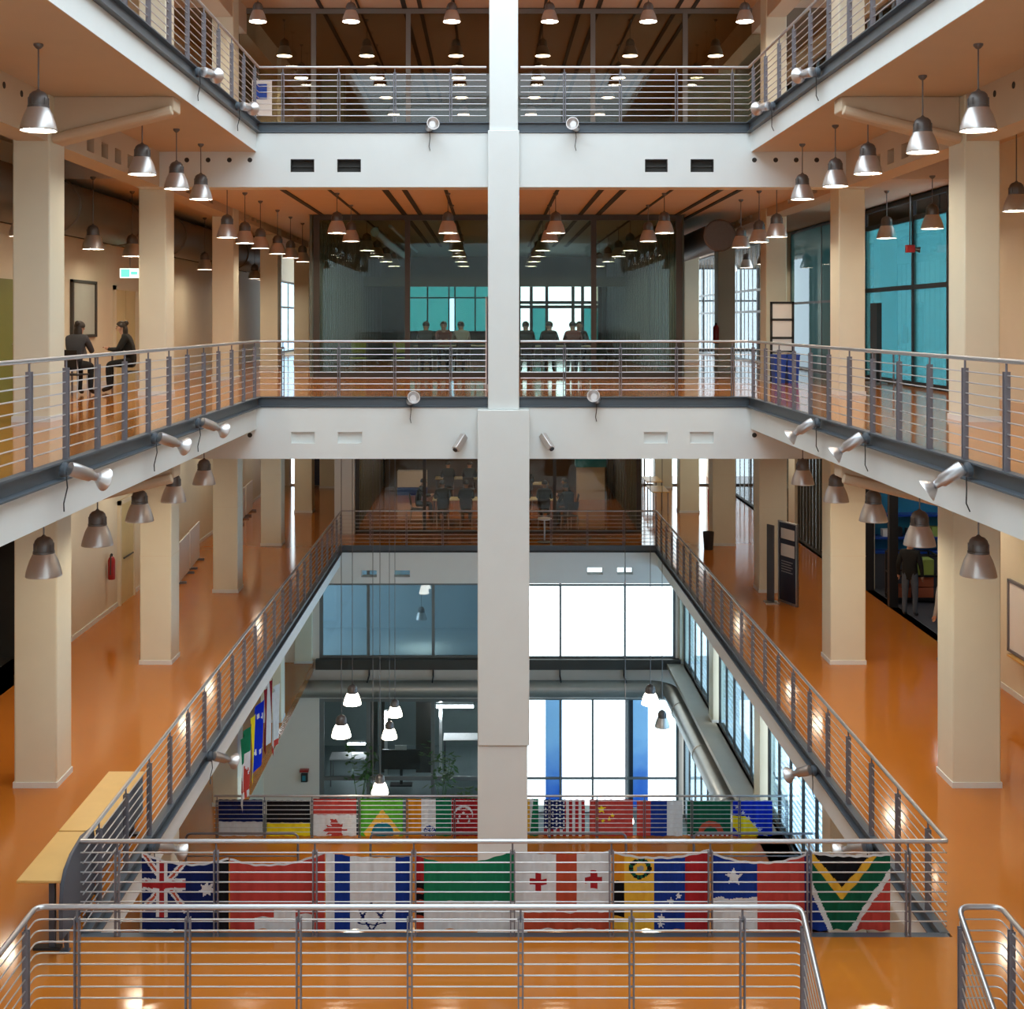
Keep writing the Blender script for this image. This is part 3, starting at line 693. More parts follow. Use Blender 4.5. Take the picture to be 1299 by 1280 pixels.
def spots():
    for z, nm, ds in ((T4, 'upper', (18.4, 21.3)), (T3, 'middle', (12.6, 16.0, 18.4))):
        for i, d in enumerate(ds):
            spotlight(f'steel spotlight clamped to the left edge of the {nm} gallery, {ORD[i]} from the front', (X0, d, z-.08), (1, 0, 0), (.55, .6, -.30) if z < 0 else (.25, .95, .05), .42)
            spotlight(f'steel spotlight clamped to the right edge of the {nm} gallery, {ORD[i]} from the front', (X1, d, z-.08), (-1, 0, 0), (-.75, .2, -.55) if z < 0 else (-.25, .95, .05), .42)
    for x, y, nm in ((545, 163, 'upper beam, left of the central column'), (730, 163, 'upper beam, right of the central column'), (521, 508, 'middle beam, left of the central column'), (756, 506, 'middle beam, right of the central column')):
        p = at(x, y, 68); spotlight(f'small spotlight on the {nm}', (p[0], D1-.02, p[2]), (0, -1, 0), (.25 if x < 600 else -.25, -.8, .25 if y > 400 else .1), .30)
    for x, d, sd, nm in ((X0, 19.2, 1, 'left side, farther'), (X0, 15.9, 1, 'left side, nearer'), (X1, 18.6, -1, 'right side, farther'), (X1, 15.9, -1, 'right side, nearer')):
        spotlight(f'spotlight under the edge of the lower void, {nm} one', (x, d, T2-.12), (sd, 0, 0), (.6*sd, .5, -.35), .38)
    for x, y, sg in ((588, 554, -1), (689, 553, 1)):
        p = Vector(at(x, y, 68)); p.y = D1
        o = thing('security_camera', f'small grey security camera on the beam {"left" if sg < 0 else "right"} of the central column', 'camera', p)
        dv = Vector((.45*sg, -.6, -.66)).normalized()
        b = MB(); b.lathe([(.055, 0), (.055, .03), (.03, .05)], p, 14, axis=(0,-1,0), cap=(True, True)); b.tube([p+Vector((0,-.03,0)), p+Vector((0,-.1,0))], .02, 8); part('bracket', b, black, o)
        q = p+Vector((0,-.1,0)); a = dv.orthogonal().normalized(); c = dv.cross(a)
        b = MB(); b.obox(q-a*.06-c*.055-dv*.04, a*.12, c*.11, dv*.36); part('body', b, alu, o, bevel=.012)
        b = MB(); b.lathe([(.045, 0), (.045, .02), (.035, .02)], q+dv*.32, 12, axis=dv, cap=(False, True)); part('lens', b, black, o)
spots()

# ------------------------------------------------------------------ flags
FC = {k: cloth('flag_'+k, v) for k, v in dict(
    navy=(.012,.02,.10), blue=(.015,.04,.25), royal=(.01,.03,.50), white=(.66,.67,.70), red=(.46,.06,.05), crimson=(.36,.025,.03), scarlet=(.45,.075,.04), maroon=(.22,.02,.03),
    green=(.018,.18,.09), dgreen=(.012,.10,.055), lime=(.10,.40,.04), yellow=(.85,.68,.02), gold=(.72,.42,.05), orange=(.62,.24,.02), black=(.012,.012,.014), teal=(.02,.16,.22), grey=(.3,.3,.32)).items()}
FK = list(FC)
def star(px, py, cx, cy, r, n=5, inner=.42, rot=-PI/2):
    dx, dy = px-cx, py-cy; R = math.hypot(dx, dy)
    if R > r: return False
    a = (math.atan2(dy, dx)-rot) % (2*PI/n); h = PI/n
    if a > h: a = 2*h-a
    x0, y0 = r, 0; x1, y1 = r*inner*math.cos(h), r*inner*math.sin(h)
    x, y = R*math.cos(a), R*math.sin(a)
    return (x1-x0)*(y-y0)-(y1-y0)*(x-x0) > 0
def seg(px, py, ax, ay, bx, by, w):
    vx, vy = bx-ax, by-ay; t = max(0, min(1, ((px-ax)*vx+(py-ay)*vy)/(vx*vx+vy*vy)))
    return math.hypot(px-ax-t*vx, py-ay-t*vy) < w/2
def flag(label, x0, x1, ytop, y1, s, dd, col, group, n=(84, 64), hem=False):
    """x0..y1 photo measures at scale s; col(px, py) names a colour"""
    nx, ny = n; b = MB()
    for j in range(ny+1):
        for i in range(nx+1):
            u, v = i/nx, j/ny
            yt = ytop(u) if callable(ytop) else ytop
            px, py = x0+(x1-x0)*u, yt+(y1-yt)*v
            p = Vector(at(px, py, s)); p.y = dd + .018*math.sin(u*17+v*2)*(.3+.7*v) + .01*math.sin(u*41)
            b.v.append(p)
    for j in range(ny):
        for i in range(nx):
            u, v = (i+.5)/nx, (j+.5)/ny
            yt = ytop(u) if callable(ytop) else ytop
            k = 'white' if hem and v < .035 else col(x0+(x1-x0)*u, yt+(y1-yt)*v)
            a = j*(nx+1)+i; b.f.append([a, a+nx+1, a+nx+2, a+1]); b.m.append(FK.index(k))
    o = solo('flag', b, [FC[k] for k in FK], label, 'flag', group)
    return o
def flags():
    g = 'flags on the near railing'; S = 119.2; D = D2+.075
    sg = lambda l, m, r: (lambda u: l*(1-u)**2 + 2*u*(1-u)*(2*m-(l+r)/2) + r*u*u)
    def au(x, y):
        if x > 274: return 'black'
        if x < 234 and y < 1166:
            if 200 < x < 207.5 or 1121 < y < 1129.5: return 'crimson'
            if 196 < x < 211 or 1117.5 < y < 1133: return 'white'
            for q in ((178,1083,234,1158),(234,1095,178,1158)):
                if seg(x, y, *q, 3): return 'scarlet'
                if seg(x, y, *q, 8): return 'white'
        if star(x, y, 261, 1131, 11, 7, .5): return 'white'
        return 'navy'
    flag('navy flag with crossed red and white bars and a white star', 178, 289, sg(1083, 1098, 1090), 1183, S, D, au, g, hem=True)
    def ch(x, y):
        if (346 < x < 373 and y > 1153) or (322 < x < 350 and y > 1167) or (378 < x < 398 and y > 1163): return 'white'
        return 'red'
    flag('red flag with parts of a white cross along its foot', 290, 411, sg(1092, 1099, 1083), 1183, S, D+.01, ch, g, hem=True)
    def il(x, y):
        if 424 < x < 443 or 501 < x < 519: return 'blue'
        for k in range(3):
            for rot in (PI/2, -PI/2):
                a, b = rot+2*PI*k/3, rot+2*PI*(k+1)/3
                if seg(x, y, 471+20*math.cos(a), 1166+18*math.sin(a), 471+20*math.cos(b), 1166+18*math.sin(b), 2.6): return 'navy'
        return 'white'
    flag('white flag with two blue upright bands and a six-pointed star outline', 412, 522, sg(1084, 1090, 1089), 1183, S, D, il, g)
    def ae(x, y):
        if x < 538: return 'black' if 1121 < y < 1131 or 1138 < y < 1146 or 1160 < y < 1166 else ('crimson' if y < 1121 else 'scarlet')
        return 'green' if y < 1147 else 'white'
    flag('green over white flag with a narrow red and black left strip', 527, 652, sg(1089, 1097, 1082), 1183, S, D+.01, ae, g)
    def ge(x, y):
        if (706 < x < 732 and y < 1158) or 1160 < y < 1182 and x > 664: return 'scarlet'
        for cx, cy in ((683,1121),(754,1119)):
            if (abs(x-cx) < 11 and abs(y-cy) < 4) or (abs(x-cx) < 4 and abs(y-cy) < 11): return 'crimson'
        return 'white'
    flag('white flag with a broad red cross and small red crosses', 653, 776, sg(1083, 1086, 1082), 1183, S, D, ge, g)
    def ve(x, y):
        if x < 793: return 'orange' if y < 1122 else ('black' if y < 1166 else 'gold')
        r = math.hypot((x-813)/1.1, y-1105)
        if 8 < r < 13: return 'dgreen' if int(math.atan2(y-1105, x-813)*4) % 2 else 'black'
        if r < 4: return 'grey'
        if any(star(x, y, a, b, 5.5) for a, b in ((862,1140),(852,1146),(843,1157),(840,1168),(839,1176))): return 'white'
        return 'gold' if x < 831 else ('blue' if x < 870 else 'crimson')
    flag('yellow, blue and red upright striped flag with a round emblem and small stars', 778, 901, sg(1083, 1090, 1080), 1183, S, D+.01, ve, g, hem=True)
    def cl(x, y):
        if star(x, y, 932, 1115, 12): return 'white'
        if x < 962: return 'blue' if y < 1142+1.5*math.sin(x*.3) else 'white'
        return 'red' if x < 1022 else 'navy'
    flag('blue, white and red flag with one large white star', 905, 1028, sg(1084, 1096, 1084), 1183, S, D, cl, g, hem=True)
    def za(x, y):
        w = abs(x-1070); yy = y-1084
        if yy < 47-w*1.18-2 and yy < 45: return 'black'
        if yy < 61-w*1.24: return 'gold'
        xl = 1030+(y-1126)*.44; xr = 1128-(y-1110)*.68
        if x < xl-3 and y > 1118: return 'blue'
        if x < xl+4 and y > 1114: return 'white'
        if x > xr+7: return 'red' if y > 1112 else 'dgreen'
        if x > xr-1: return 'white'
        return 'dgreen'
    flag('dark green flag with black and gold chevron and red corner', 1029, 1131, sg(1083, 1087, 1085), 1183, S, D, za, g, hem=True)
    # far row on the ground floor
    g = 'flags on the ground floor railing'; S = 56.2; D = 28.5; n = (56, 48)
    Y0, Y1 = 1015, 1063
    flag('dark blue over white flag, first of the lower row', 277, 333, Y0, Y1, S, D, lambda x, y: 'navy' if y < 1043 else 'white', g, n)
    flag('black over yellow flag in the lower row', 338, 393, Y0+1, Y1, S, D, lambda x, y: 'black' if y < 1044 else 'yellow', g, n)
    LEAF = [(0,1),(.18,.62),(.36,.72),(.28,.28),(.52,.52),(.6,.38),(.92,.45),(.78,.12),(.88,.0),(.42,-.32),(.48,-.5),(.06,-.42),(.06,-.85)]
    LEAF = LEAF + [(-a_, b_) for a_, b_ in reversed(LEAF[1:])]
    def leaf(x, y, cx, cy, r, turn=False):
        u, v = (x-cx)/r, (cy-y)/r
        if turn: u, v = -v, -u
        ins = False; n_ = len(LEAF)
        for i in range(n_):
            (xa, ya), (xb, yb) = LEAF[i], LEAF[i-1]
            if (ya > v) != (yb > v) and u < (xb-xa)*(v-ya)/(yb-ya)+xa: ins = not ins
        return ins
    flag('red and white flag with a red leaf in the lower row', 397, 452, Y0-1, Y1, S, D, lambda x, y: 'red' if y < 1034 or leaf(x, y, 426, 1054, 17, True) else 'white', g, n)
    flag('bright green flag with yellow diamond and blue disc in the lower row', 456, 511, Y0-1, Y1, S, D,
         lambda x, y: 'teal' if math.hypot(x-485, y-1058) < 14 else ('gold' if abs(x-485)/24+abs(y-1057)/30 < 1 else 'lime'), g, n)
    def ind(x, y):
        r = math.hypot(x-545, y-1056)
        if 6.5 < r < 8 or r < 2 or (r < 7 and int(math.atan2(y-1056, x-545)*12/PI) % 2): return 'blue'
        return 'orange' if x < 534 else ('white' if x < 553 else 'green')
    flag('orange, white and green upright striped flag with a blue wheel', 515, 572, Y0-1, Y1, S, D, ind, g, n)
    def sgp(x, y):
        if math.hypot(x-588, y-1034) < 12 and math.hypot(x-588, y-1037) > 11.5: return 'white'
        if any(star(x, y, a, b, 2.6) for a, b in ((583,1036),(593,1036),(581,1042),(595,1042),(588,1032))): return 'white'
        return 'crimson'
    flag('red flag with white crescent and small stars beside the central column', 573, 608, Y0-1, Y1, S, D, sgp, g, n)
    flag('yellow and green flag half hidden by the central column', 645, 683, Y0-1, Y1, S, D, lambda x, y: 'gold' if x < 672 else ('green' if x-672 > (1063-y)*.1 else 'white'), g, n)
    def usa(x, y):
        if x < 717 and y < 1053:
            return 'white' if math.hypot((x-690) % 4.6-2.3, (y-1015+(2.3 if int((x-690)/4.6) % 2 else 0)) % 4.6-2.3) < 1.1 else 'navy'
        return 'crimson' if int((x-690)/4) % 2 == 0 else 'white'
    flag('flag with white-starred navy field and red white stripes', 690, 742, Y0, Y1, S, D, usa, g, (72, 60))
    flag('red flag with yellow stars in the lower row', 748, 803, Y0, Y1, S, D, lambda x, y: 'yellow' if star(x, y, 763, 1027, 6) or any(star(x, y, a, b, 2.8) for a, b in ((758,1039),(765,1042),(773,1040),(777,1035))) else 'red', g, n)
    flag('red, blue and white upright striped flag in the lower row', 808, 866, Y0+1, Y1, S, D, lambda x, y: 'red' if x < 826 else ('blue' if x < 846 else 'white'), g, n)
    flag('dark green flag with a red arc near its foot', 872, 927, Y0+2, Y1, S, D, lambda x, y: 'scarlet' if 9 < math.hypot(x-902, y-1058) < 16 and y < 1058 else ('dgreen' if y < 1059 else ('white' if int(x/3) % 2 else 'crimson')), g, n)
    def ba(x, y):
        q = (x-930)-(y-1022)*.95
        if any(star(x, y, 930+5.5+k*7.2, 1024+k*7.4, 3.3) for k in range(6)): return 'white'
        return 'yellow' if -26 < q < 3 and y > 1036 and x < 962 else 'royal'
    flag('bright blue flag with yellow triangle and a line of white stars', 930, 980, Y0+1, Y1, S, D, ba, g, n)
    # flags hung along the left side under the lower gallery
    def side(label, d0, d1, z0, z1, col):
        b = MB(); nx, ny = 24, 40
        for j in range(ny+1):
            for i in range(nx+1):
                u, v = i/nx, j/ny
                b.v.append(Vector((-5.45+.05*math.sin(u*9+v*2), d0+(d1-d0)*u, z0+(z1-z0)*v + .12*math.sin(u*3)*v)))
        for j in range(ny):
            for i in range(nx):
                a = j*(nx+1)+i; b.f.append([a, a+nx+1, a+nx+2, a+1]); b.m.append(FK.index(col((i+.5)/nx, (j+.5)/ny)))
        solo('flag', b, [FC[k] for k in FK], label, 'flag', 'flags under the left edge of the lower gallery')
    side('green and white flag with a red leaf hanging by the left columns', 27.6, 28.7, -9.15, -10.75, lambda u, v: 'green' if v < .35 else ('red' if leaf(u*10, v*16, 5, 12.4, 4.6) else 'white'))
    side('blue flag with a ring of white stars and yellow edge', 28.75, 30.4, -9.05, -10.6, lambda u, v: 'yellow' if u < .25-.1*v else ('white' if any(math.hypot((u-.62)*10-3*math.cos(k*PI/6), (v-.48)*9-2.6*math.sin(k*PI/6)) < .42 for k in range(12)) else 'royal'))
    side('dark red and white striped flag beside the starred blue one', 30.45, 31.5, -8.9, -10.5, lambda u, v: 'maroon' if u < .3 or u > .72 else 'white')
    side('plain white banner behind the starred blue flag', 31.55, 32.6, -9.3, -10.9, lambda u, v: 'white' if v < .9 else 'red')
flags()

# ------------------------------------------------------------------ people
def person(label, loc, yaw, pose, top, legs, shoes, hair=None, longhair=False, seat=.50, turn=0.):
    """one continuous skinned body; local frame faces +Y"""
    if pose == 'stand':
        J = dict(pel=((0,0,.95),.145), sp=((0,.0,1.13),.135), ch=((0,.0,1.33),.16), nk=((0,.015,1.49),.06), hd=((0,.03,1.60),.083), ht=((0,.03,1.70),.078))
        for s, q in ((-1,'l'),(1,'r')):
            J['sh'+q]=((.17*s,0,1.42),.078); J['el'+q]=((.245*s,-.03,1.15),.055); J['wr'+q]=((.255*s,.04,.91),.036); J['hn'+q]=((.25*s,.06,.84),.036)
            J['hp'+q]=((.09*s,0,.90),.105); J['kn'+q]=((.11*s,.015,.50),.068); J['an'+q]=((.115*s,-.02,.10),.047); J['to'+q]=((.13*s,.12,.045),.042)
    else:
        z = seat
        J = dict(pel=((0,0,z+.11),.145), sp=((0,.03,z+.30),.14), ch=((0,.10,z+.50),.16), nk=((0,.17,z+.65),.06), hd=((0,.22,z+.76),.083), ht=((0,.225,z+.86),.078))
        for s, q in ((-1,'l'),(1,'r')):
            J['sh'+q]=((.17*s,.11,z+.58),.078); J['el'+q]=((.23*s,.24,z+.34),.055); J['wr'+q]=((.10*s,.44,z+.36),.036); J['hn'+q]=((.07*s,.51,z+.39),.036)
            J['hp'+q]=((.09*s,.02,z+.09),.105); J['kn'+q]=((.11*s,.44,z+.07),.07); J['an'+q]=((.11*s,.43,.10),.047); J['to'+q]=((.12*s,.57,.045),.042)
    E = [('pel','sp'),('sp','ch'),('ch','nk'),('nk','hd'),('hd','ht')]
    for q in 'lr': E += [('ch','sh'+q),('sh'+q,'el'+q),('el'+q,'wr'+q),('wr'+q,'hn'+q),('pel','hp'+q),('hp'+q,'kn'+q),('kn'+q,'an'+q),('an'+q,'to'+q)]
    K = list(J)
    me = bpy.data.meshes.new('skeleton'); me.from_pydata([J[k][0] for k in K], [(K.index(a), K.index(b)) for a, b in E], [])
    t = bpy.data.objects.new('skeleton', me); C.objects.link(t)
    sk = t.modifiers.new('s', 'SKIN'); sk.use_smooth_shade = True
    lay = me.skin_vertices[0]
    for i, k in enumerate(K):
        r = J[k][1]; lay.data[i].radius = (r*(1.15 if k in ('pel','sp','ch') else 1), r*(.82 if k in ('pel','sp','ch') else 1)); lay.data[i].use_root = (k == 'pel')
    ss = t.modifiers.new('u', 'SUBSURF'); ss.levels = 2; ss.render_levels = 2
    dg = bpy.context.evaluated_depsgraph_get(); bm_ = bpy.data.meshes.new_from_object(t.evaluated_get(dg))
    bpy.data.objects.remove(t)
    mb = MB(); mb.v = [v.co.copy() for v in bm_.vertices]; mb.f = [list(p.vertices) for p in bm_.polygons]
    kind = {}
    for a, b in E:
        if a in ('nk','hd') or b in ('nk',): k = 0
        elif b.startswith('hn'): k = 0
        elif a == 'pel' and b == 'sp' or a in ('sp','ch') or a[:2] in ('sh','el'): k = 1
        elif b.startswith('to'): k = 3
        else: k = 2
        kind[(a, b)] = k
    kind[('ch','nk')] = 1
    for f in mb.f:
        c = sum((mb.v[i] for i in f), Vector())/len(f); best = None
        for (a, b), k in kind.items():
            A, B = Vector(J[a][0]), Vector(J[b][0]); d = B-A; tt = max(0, min(1, (c-A).dot(d)/d.length_squared))
            dist = (c-A-d*tt).length/(J[a][1]*(1-tt)+J[b][1]*tt)
            if best is None or dist < best[0]: best = (dist, k, tt, a, b)
        k = best[1]
        if best[3] == 'ch' and best[4] == 'nk' and best[2] > .82: k = 0
        mb.m.append(k)
    # fingers, nose and ears join the same mesh
    for s, q in ((-1,'l'),(1,'r')):
        h, w = Vector(J['hn'+q][0]), Vector(J['wr'+q][0]); d = (h-w).normalized(); side = Vector((0,1,0)) if pose == 'stand' else Vector((s,0,0))
        nrm = d.cross(side).normalized()
        for i in range(4):
            L = (.07,.08,.075,.06)[i]; o_ = h - d*.01 + side*(.024*(1.5-i)/1.5)
            mb.tube([o_, o_+d*L*.5, o_+d*L*.85+nrm*.02*s], [.009,.008,.006], 6, 0)
        o_ = w+d*.03+side*.03; mb.tube([o_, o_+d*.03+side*.025, o_+d*.06+side*.03], [.011,.009,.007], 6, 0)
    hd = Vector(J['hd'][0]); 
    mb.tube([hd+Vector((0,.07,.035)), hd+Vector((0,.098,.0)), hd+Vector((0,.08,-.012))], [.008,.014,.010], 6, 0)
    for s in (-1,1):
        mb.ball(hd+Vector((.083*s,.0,.015)), (.012,.022,.032), 8, 5, 0); mb.ball(hd+Vector((.032*s,.078,.04)), (.012,.008,.008), 6, 4, 4)
    mb.tube([hd+Vector((-.022,.083,-.035)), hd+Vector((.022,.083,-.035))], .005, 5, 5)
    o = thing('person', label, 'person', loc)
    o['off'] = [0.,0.,0.]
    part('body', mb, [skinm, top, legs, shoes, black, red], o)
    hb = MB(); n, k = 16, 9; c = hd+Vector((0,-.012,.055)); R = (.100,.108,.100)
    for i in range(k+1):
        th = PI*.60*i/k
        for j in range(n):
            ph = 2*PI*j/n; fr = max(0, math.sin(ph)); tt = th*(1-.38*fr)
            hb.v.append(c+Vector((R[0]*math.sin(tt)*math.cos(ph), R[1]*math.sin(tt)*math.sin(ph), R[2]*math.cos(tt))))
    for i in range(k):
        for j in range(n): hb.f.append([i*n+j, (i+1)*n+j, (i+1)*n+(j+1) % n, i*n+(j+1) % n]); hb.m.append(0)
    if longhair: hb.ball(hd+Vector((0,-.08,-.06)), (.085,.055,.16), 10, 7); hb.ball(hd+Vector((0,-.10,.11)), (.05,.05,.05), 10, 7)
    part('hair', hb, hair or hairm, o)
    o.rotation_euler = (0, 0, yaw)
    return o
jeans = M('faded_jeans', (.10,.13,.18), .8, var=.2, scale=10); blackcl = M('black_cloth', (.012,.013,.013), .85, var=.2)
greycl = M('grey_cloth', (.05,.05,.055), .85, var=.2); redcl = M('dusty_red_cloth', (.20,.06,.05), .85); whitecl = M('pale_cloth', (.36,.36,.36), .85); brownsh = M('dark_shoe', (.02,.015,.012), .5)
def chair(label, loc, yaw, mat=black, group=None):
    x, y, z = loc
    o = thing('chair', label, 'chair', loc, group); o['off'] = [0.,0.,0.]
    part('seat', MB().box(-.21,.21,-.21,.21,.40,.43), mat, o, bevel=.01)
    part('backrest', MB().obox((-.2,-.21,.56), (.4,0,0), (0,.025,0), (0,-.06,.32)), mat, o, bevel=.01)
    for sx in (-1,1):
        part('leg', MB().tube([(.19*sx,.19,.0),(.18*sx,.17,.41)], .012, 6), steel, o)
        part('leg', MB().tube([(.19*sx,-.24,.0),(.18*sx,-.18,.41),(.18*sx,-.25,.86)], .012, 6), steel, o)
    o.rotation_euler = (0,0,yaw)
    return o
def table(label, loc, w, dpt, h, mat, group=None, yaw=0.):
    o = thing('table', label, 'table', loc, group); o['off'] = [0.,0.,0.]
    part('tabletop', MB().box(-w/2, w/2, -dpt/2, dpt/2, h-.03, h), mat, o, bevel=.006)
    for sx in (-1,1):
        for sy in (-1,1): part('leg', MB().tube([(sx*(w/2-.05), sy*(dpt/2-.05), 0), (sx*(w/2-.05), sy*(dpt/2-.05), h-.03)], .02, 8), railgrey, o)
    o.rotation_euler = (0,0,yaw)
    return o

def left_gallery_items():
    # two people at a table on the middle gallery
    person('person in black jacket sitting at the gallery table, hands raised', (-7.05, 24.9, T3), PI/2+.1, 'sit', blackcl, blackcl, brownsh, longhair=True, seat=.50)
    chair('dark chair under the person in the black jacket', (-7.0, 24.9, T3), PI/2+.1, black)
    table('small pale table against the wall of the middle gallery', (-7.85, 24.95, T3), .55, 1.2, .74, white)
    person('person with dark hair half hidden by the first middle column', (-7.75, 23.55, T3), -.15, 'sit', greycl, blackcl, brownsh, longhair=True, seat=.50)
    chair('dark chair half hidden by the first middle column', (-7.75, 23.5, T3), -.15, black)
    o = thing('laptop', 'dark open laptop on the gallery table', 'laptop', (-7.85, 24.9, T3+.74))
    part('keyboard', MB().box(-7.98,-7.75,24.75,25.05,T3+.74,T3+.755), black, o); part('screen', MB().obox((-7.99,24.75,T3+.755),(0,.3,0),(-.012,0,0),(-.05,0,.21)), black, o)
    # notice board, exit sign, door
    o = thing('notice_board', 'tall framed notice board on the middle gallery wall', 'notice board', (WL+.03, 26.35, -.32))
    fr = MB(); a0, a1, z0, z1 = 25.55, 27.15, -.33, .86
    for q in ((a0, a0+.09, z0, z1), (a1-.09, a1, z0, z1), (a0, a1, z0, z0+.06), (a0, a1, z1-.06, z1)): fr.box(WL, WL+.06, *q)
    part('frame', fr, frame, o); part('sheet', MB().box(WL, WL+.03, a0+.09, a1-.09, z0+.06, z1-.06), M('grey_poster', srgb(176,184,178), .4), o)
    o = thing('exit_sign', 'green lit exit sign hanging in the middle left aisle', 'sign', (-7.98, 28.0, .98))
    part('box', MB().box(-8.2, -7.78, 27.97, 28.03, .97, 1.18), exitw, o); part('pictogram', MB().box(-8.17, -7.98, 27.955, 27.97, .99, 1.16).box(-7.95, -7.81, 27.955, 27.97, 1.04, 1.11), exitg, o)
    part('rod', MB().tube([(-7.98, 28, 1.18), (-7.98, 28, 2.72)], .008, 6), lampgrey, o)
    d = thing('door', 'cream double door beside the notice board', 'door', (WL, 29.4, T3), kind='structure')
    part('leaf', MB().box(WL, WL+.04, 28.55, 29.33, T3, .72), cream, d); part('leaf', MB().box(WL, WL+.04, 29.36, 30.1, T3, .72), cream, d)
    part('frame', MB().box(WL, WL+.06, 28.45, 28.55, T3, .82).box(WL, WL+.06, 30.1, 30.2, T3, .82).box(WL, WL+.06, 28.45, 30.2, .72, .82), beige, d)
    part('handle', MB().tube([(WL+.07, 29.3, T3+1.0), (WL+.07, 29.18, T3+1.0)], .012), steel, d)
    d = thing('door', 'olive green door behind the first middle column', 'door', (WL, 21.9, T3), kind='structure')
    part('leaf', MB().box(WL, WL+.04, 21.2, 22.6, T3, .75), olive, d); part('handle', MB().tube([(WL+.07, 22.45, T3+1.0), (WL+.07, 22.3, T3+1.0)], .012), steel, d)
    # round ventilation duct over the left aisle
    o = thing('air_duct', 'large round grey air duct above the middle left aisle', 'duct', (-7.85, 17, 1.7))
    b = MB(); b.tube([(-7.95, 12, 2.12), (-7.95, 44, 2.12)], .48, 24); part('pipe', b, sandduct, o)
    for d_ in (15, 19, 23, 27, 31, 35, 39): part('collar', MB().lathe([(.48, 0), (.51, .01), (.51, .07), (.48, .08)], (-7.95, d_, 2.12), 24, axis=(0,1,0)), sandduct, o)
    # conduit with a socket on the second column, small fittings
    o = thing('wall_conduit', 'thin dark conduit with a box beside the cream door', 'conduit', (WL+.05, 30.6, -.4))
    part('pipe', MB().tube([(WL+.06, 30.8, .05), (WL+.06, 30.8, 1.6)], .02, 6), lampgrey, o); part('box', MB().box(WL+.02, WL+.12, 30.72, 30.88, -.08, .06), lampgrey, o)
    # lower left aisle
    o = thing('fire_extinguisher', 'dark red fire extinguisher on the lower left wall', 'fire extinguisher', (WL+.1, 28.0, -5.75))
    part('cylinder', MB().lathe([(.0,0),(.075,.0),(.08,.03),(.08,.42),(.06,.48),(.025,.51)], (WL+.11, 28.0, -5.72), 14), red, o)
    part('valve', MB().lathe([(.025,.5),(.03,.56),(.0,.58)], (WL+.11, 28.0, -5.72), 10).box(WL+.1, WL+.12, 27.9, 28.03, -5.2, -5.17), black, o)
    part('hose', MB().tube([(WL+.11, 27.95, -5.2), (WL+.13, 27.86, -5.35), (WL+.12, 27.87, -5.6)], .012, 6), black, o)
    d = thing('door', 'pale yellow door in the lower left aisle', 'door', (WL, 29.4, T2), kind='structure')
    part('leaf', MB().box(WL, WL+.04, 28.9, 29.95, T2, -4.2), cream, d); part('frame', MB().box(WL, WL+.07, 28.8, 28.9, T2, -4.1).box(WL, WL+.07, 29.95, 30.05, T2, -4.1).box(WL, WL+.07, 28.8, 30.05, -4.2, -4.1), beige, d)
    part('push_bar', MB().tube([(WL+.08, 29.05, -5.45), (WL+.08, 29.8, -5.45)], .02), black, d)
    for i, (a, b_) in enumerate((((-7.65, 31.1), (-7.78, 32.7)), ((-7.80, 32.9), (-7.93, 34.5)), ((-8.0, 40.2), (-8.1, 41.8)), ((-8.1, 42.0), (-8.15, 43.4)))):
        A, B = Vector((*a, T2)), Vector((*b_, T2)); dv = B-A; nv = Vector((-dv.y, dv.x, 0)).normalized()
        o = thing('display_board', f'white display board leaning by the lower left wall, {ORD[i]} from the front', 'display board', (A+B)/2, 'white boards by the lower left wall')
        part('panel', MB().obox(A+Vector((0,0,.06))+nv*.0, dv, nv*.03, (0,0,.98)), white, o)
        part('foot', MB().obox(A+dv*.1-nv*.15, dv.normalized()*.04, nv*.33, (0,0,.06)), railgrey, o); part('foot', MB().obox(A+dv*.88-nv*.15, dv.normalized()*.04, nv*.33, (0,0,.06)), railgrey, o)
left_gallery_items()

def bench():
    # two long tables behind the left railing of the lower void
    for i, (d0, d1) in enumerate(((12.95, 14.2), (14.23, 16.1))):
        o = thing('console_table', f'narrow table with pale wooden top behind the left void railing, {"front" if i == 0 else "rear"} one', 'table', (-4.56, (d0+d1)/2, T2), 'pale wood tables by the railing')
        b = MB()
        zt = -5.74
        b.prism([(d0+.0, zt-.0), (d0+.0, zt-.03), (d1, zt-.03), (d1, zt)], -4.86, -4.40, 'x'); part('tabletop', b, wood, o, bevel=.006)
        for d in (d0+.1, d1-.16):
            e = MB(); e.box(-4.56, -4.50, d, d+.05, T2+.03, zt-.03); part('leg', e, slate, o)
            e = MB(); e.box(-4.72, -4.44, d-.02, d+.07, T2, T2+.03); part('foot', e, black, o)
        part('back_panel', MB().box(-4.43, -4.41, d0+.05, d1-.05, T2+.25, zt-.03), slate, o)
    o = thing('modesty_screen', 'dark grey rounded screen rising at the near end of the pale wood tables', 'screen', (-4.37, 13.3, T2))
    b = MB(); b.prism([(12.84, -6.30), (12.83, -5.95), (12.87, -5.75), (12.97, -5.63), (13.15, -5.55), (13.5, -5.50), (13.85, -5.55), (13.9, -5.7), (13.9, -6.30)], -4.385, -4.345, 'x'); part('shell', b, slate, o, bevel=.008)
    for d in (13.0, 13.7): part('foot', MB().box(-4.385, -4.345, d, d+.04, T2, -6.30).box(-4.43, -4.335, d-.03, d+.07, T2, T2+.012), slate, o)
bench()

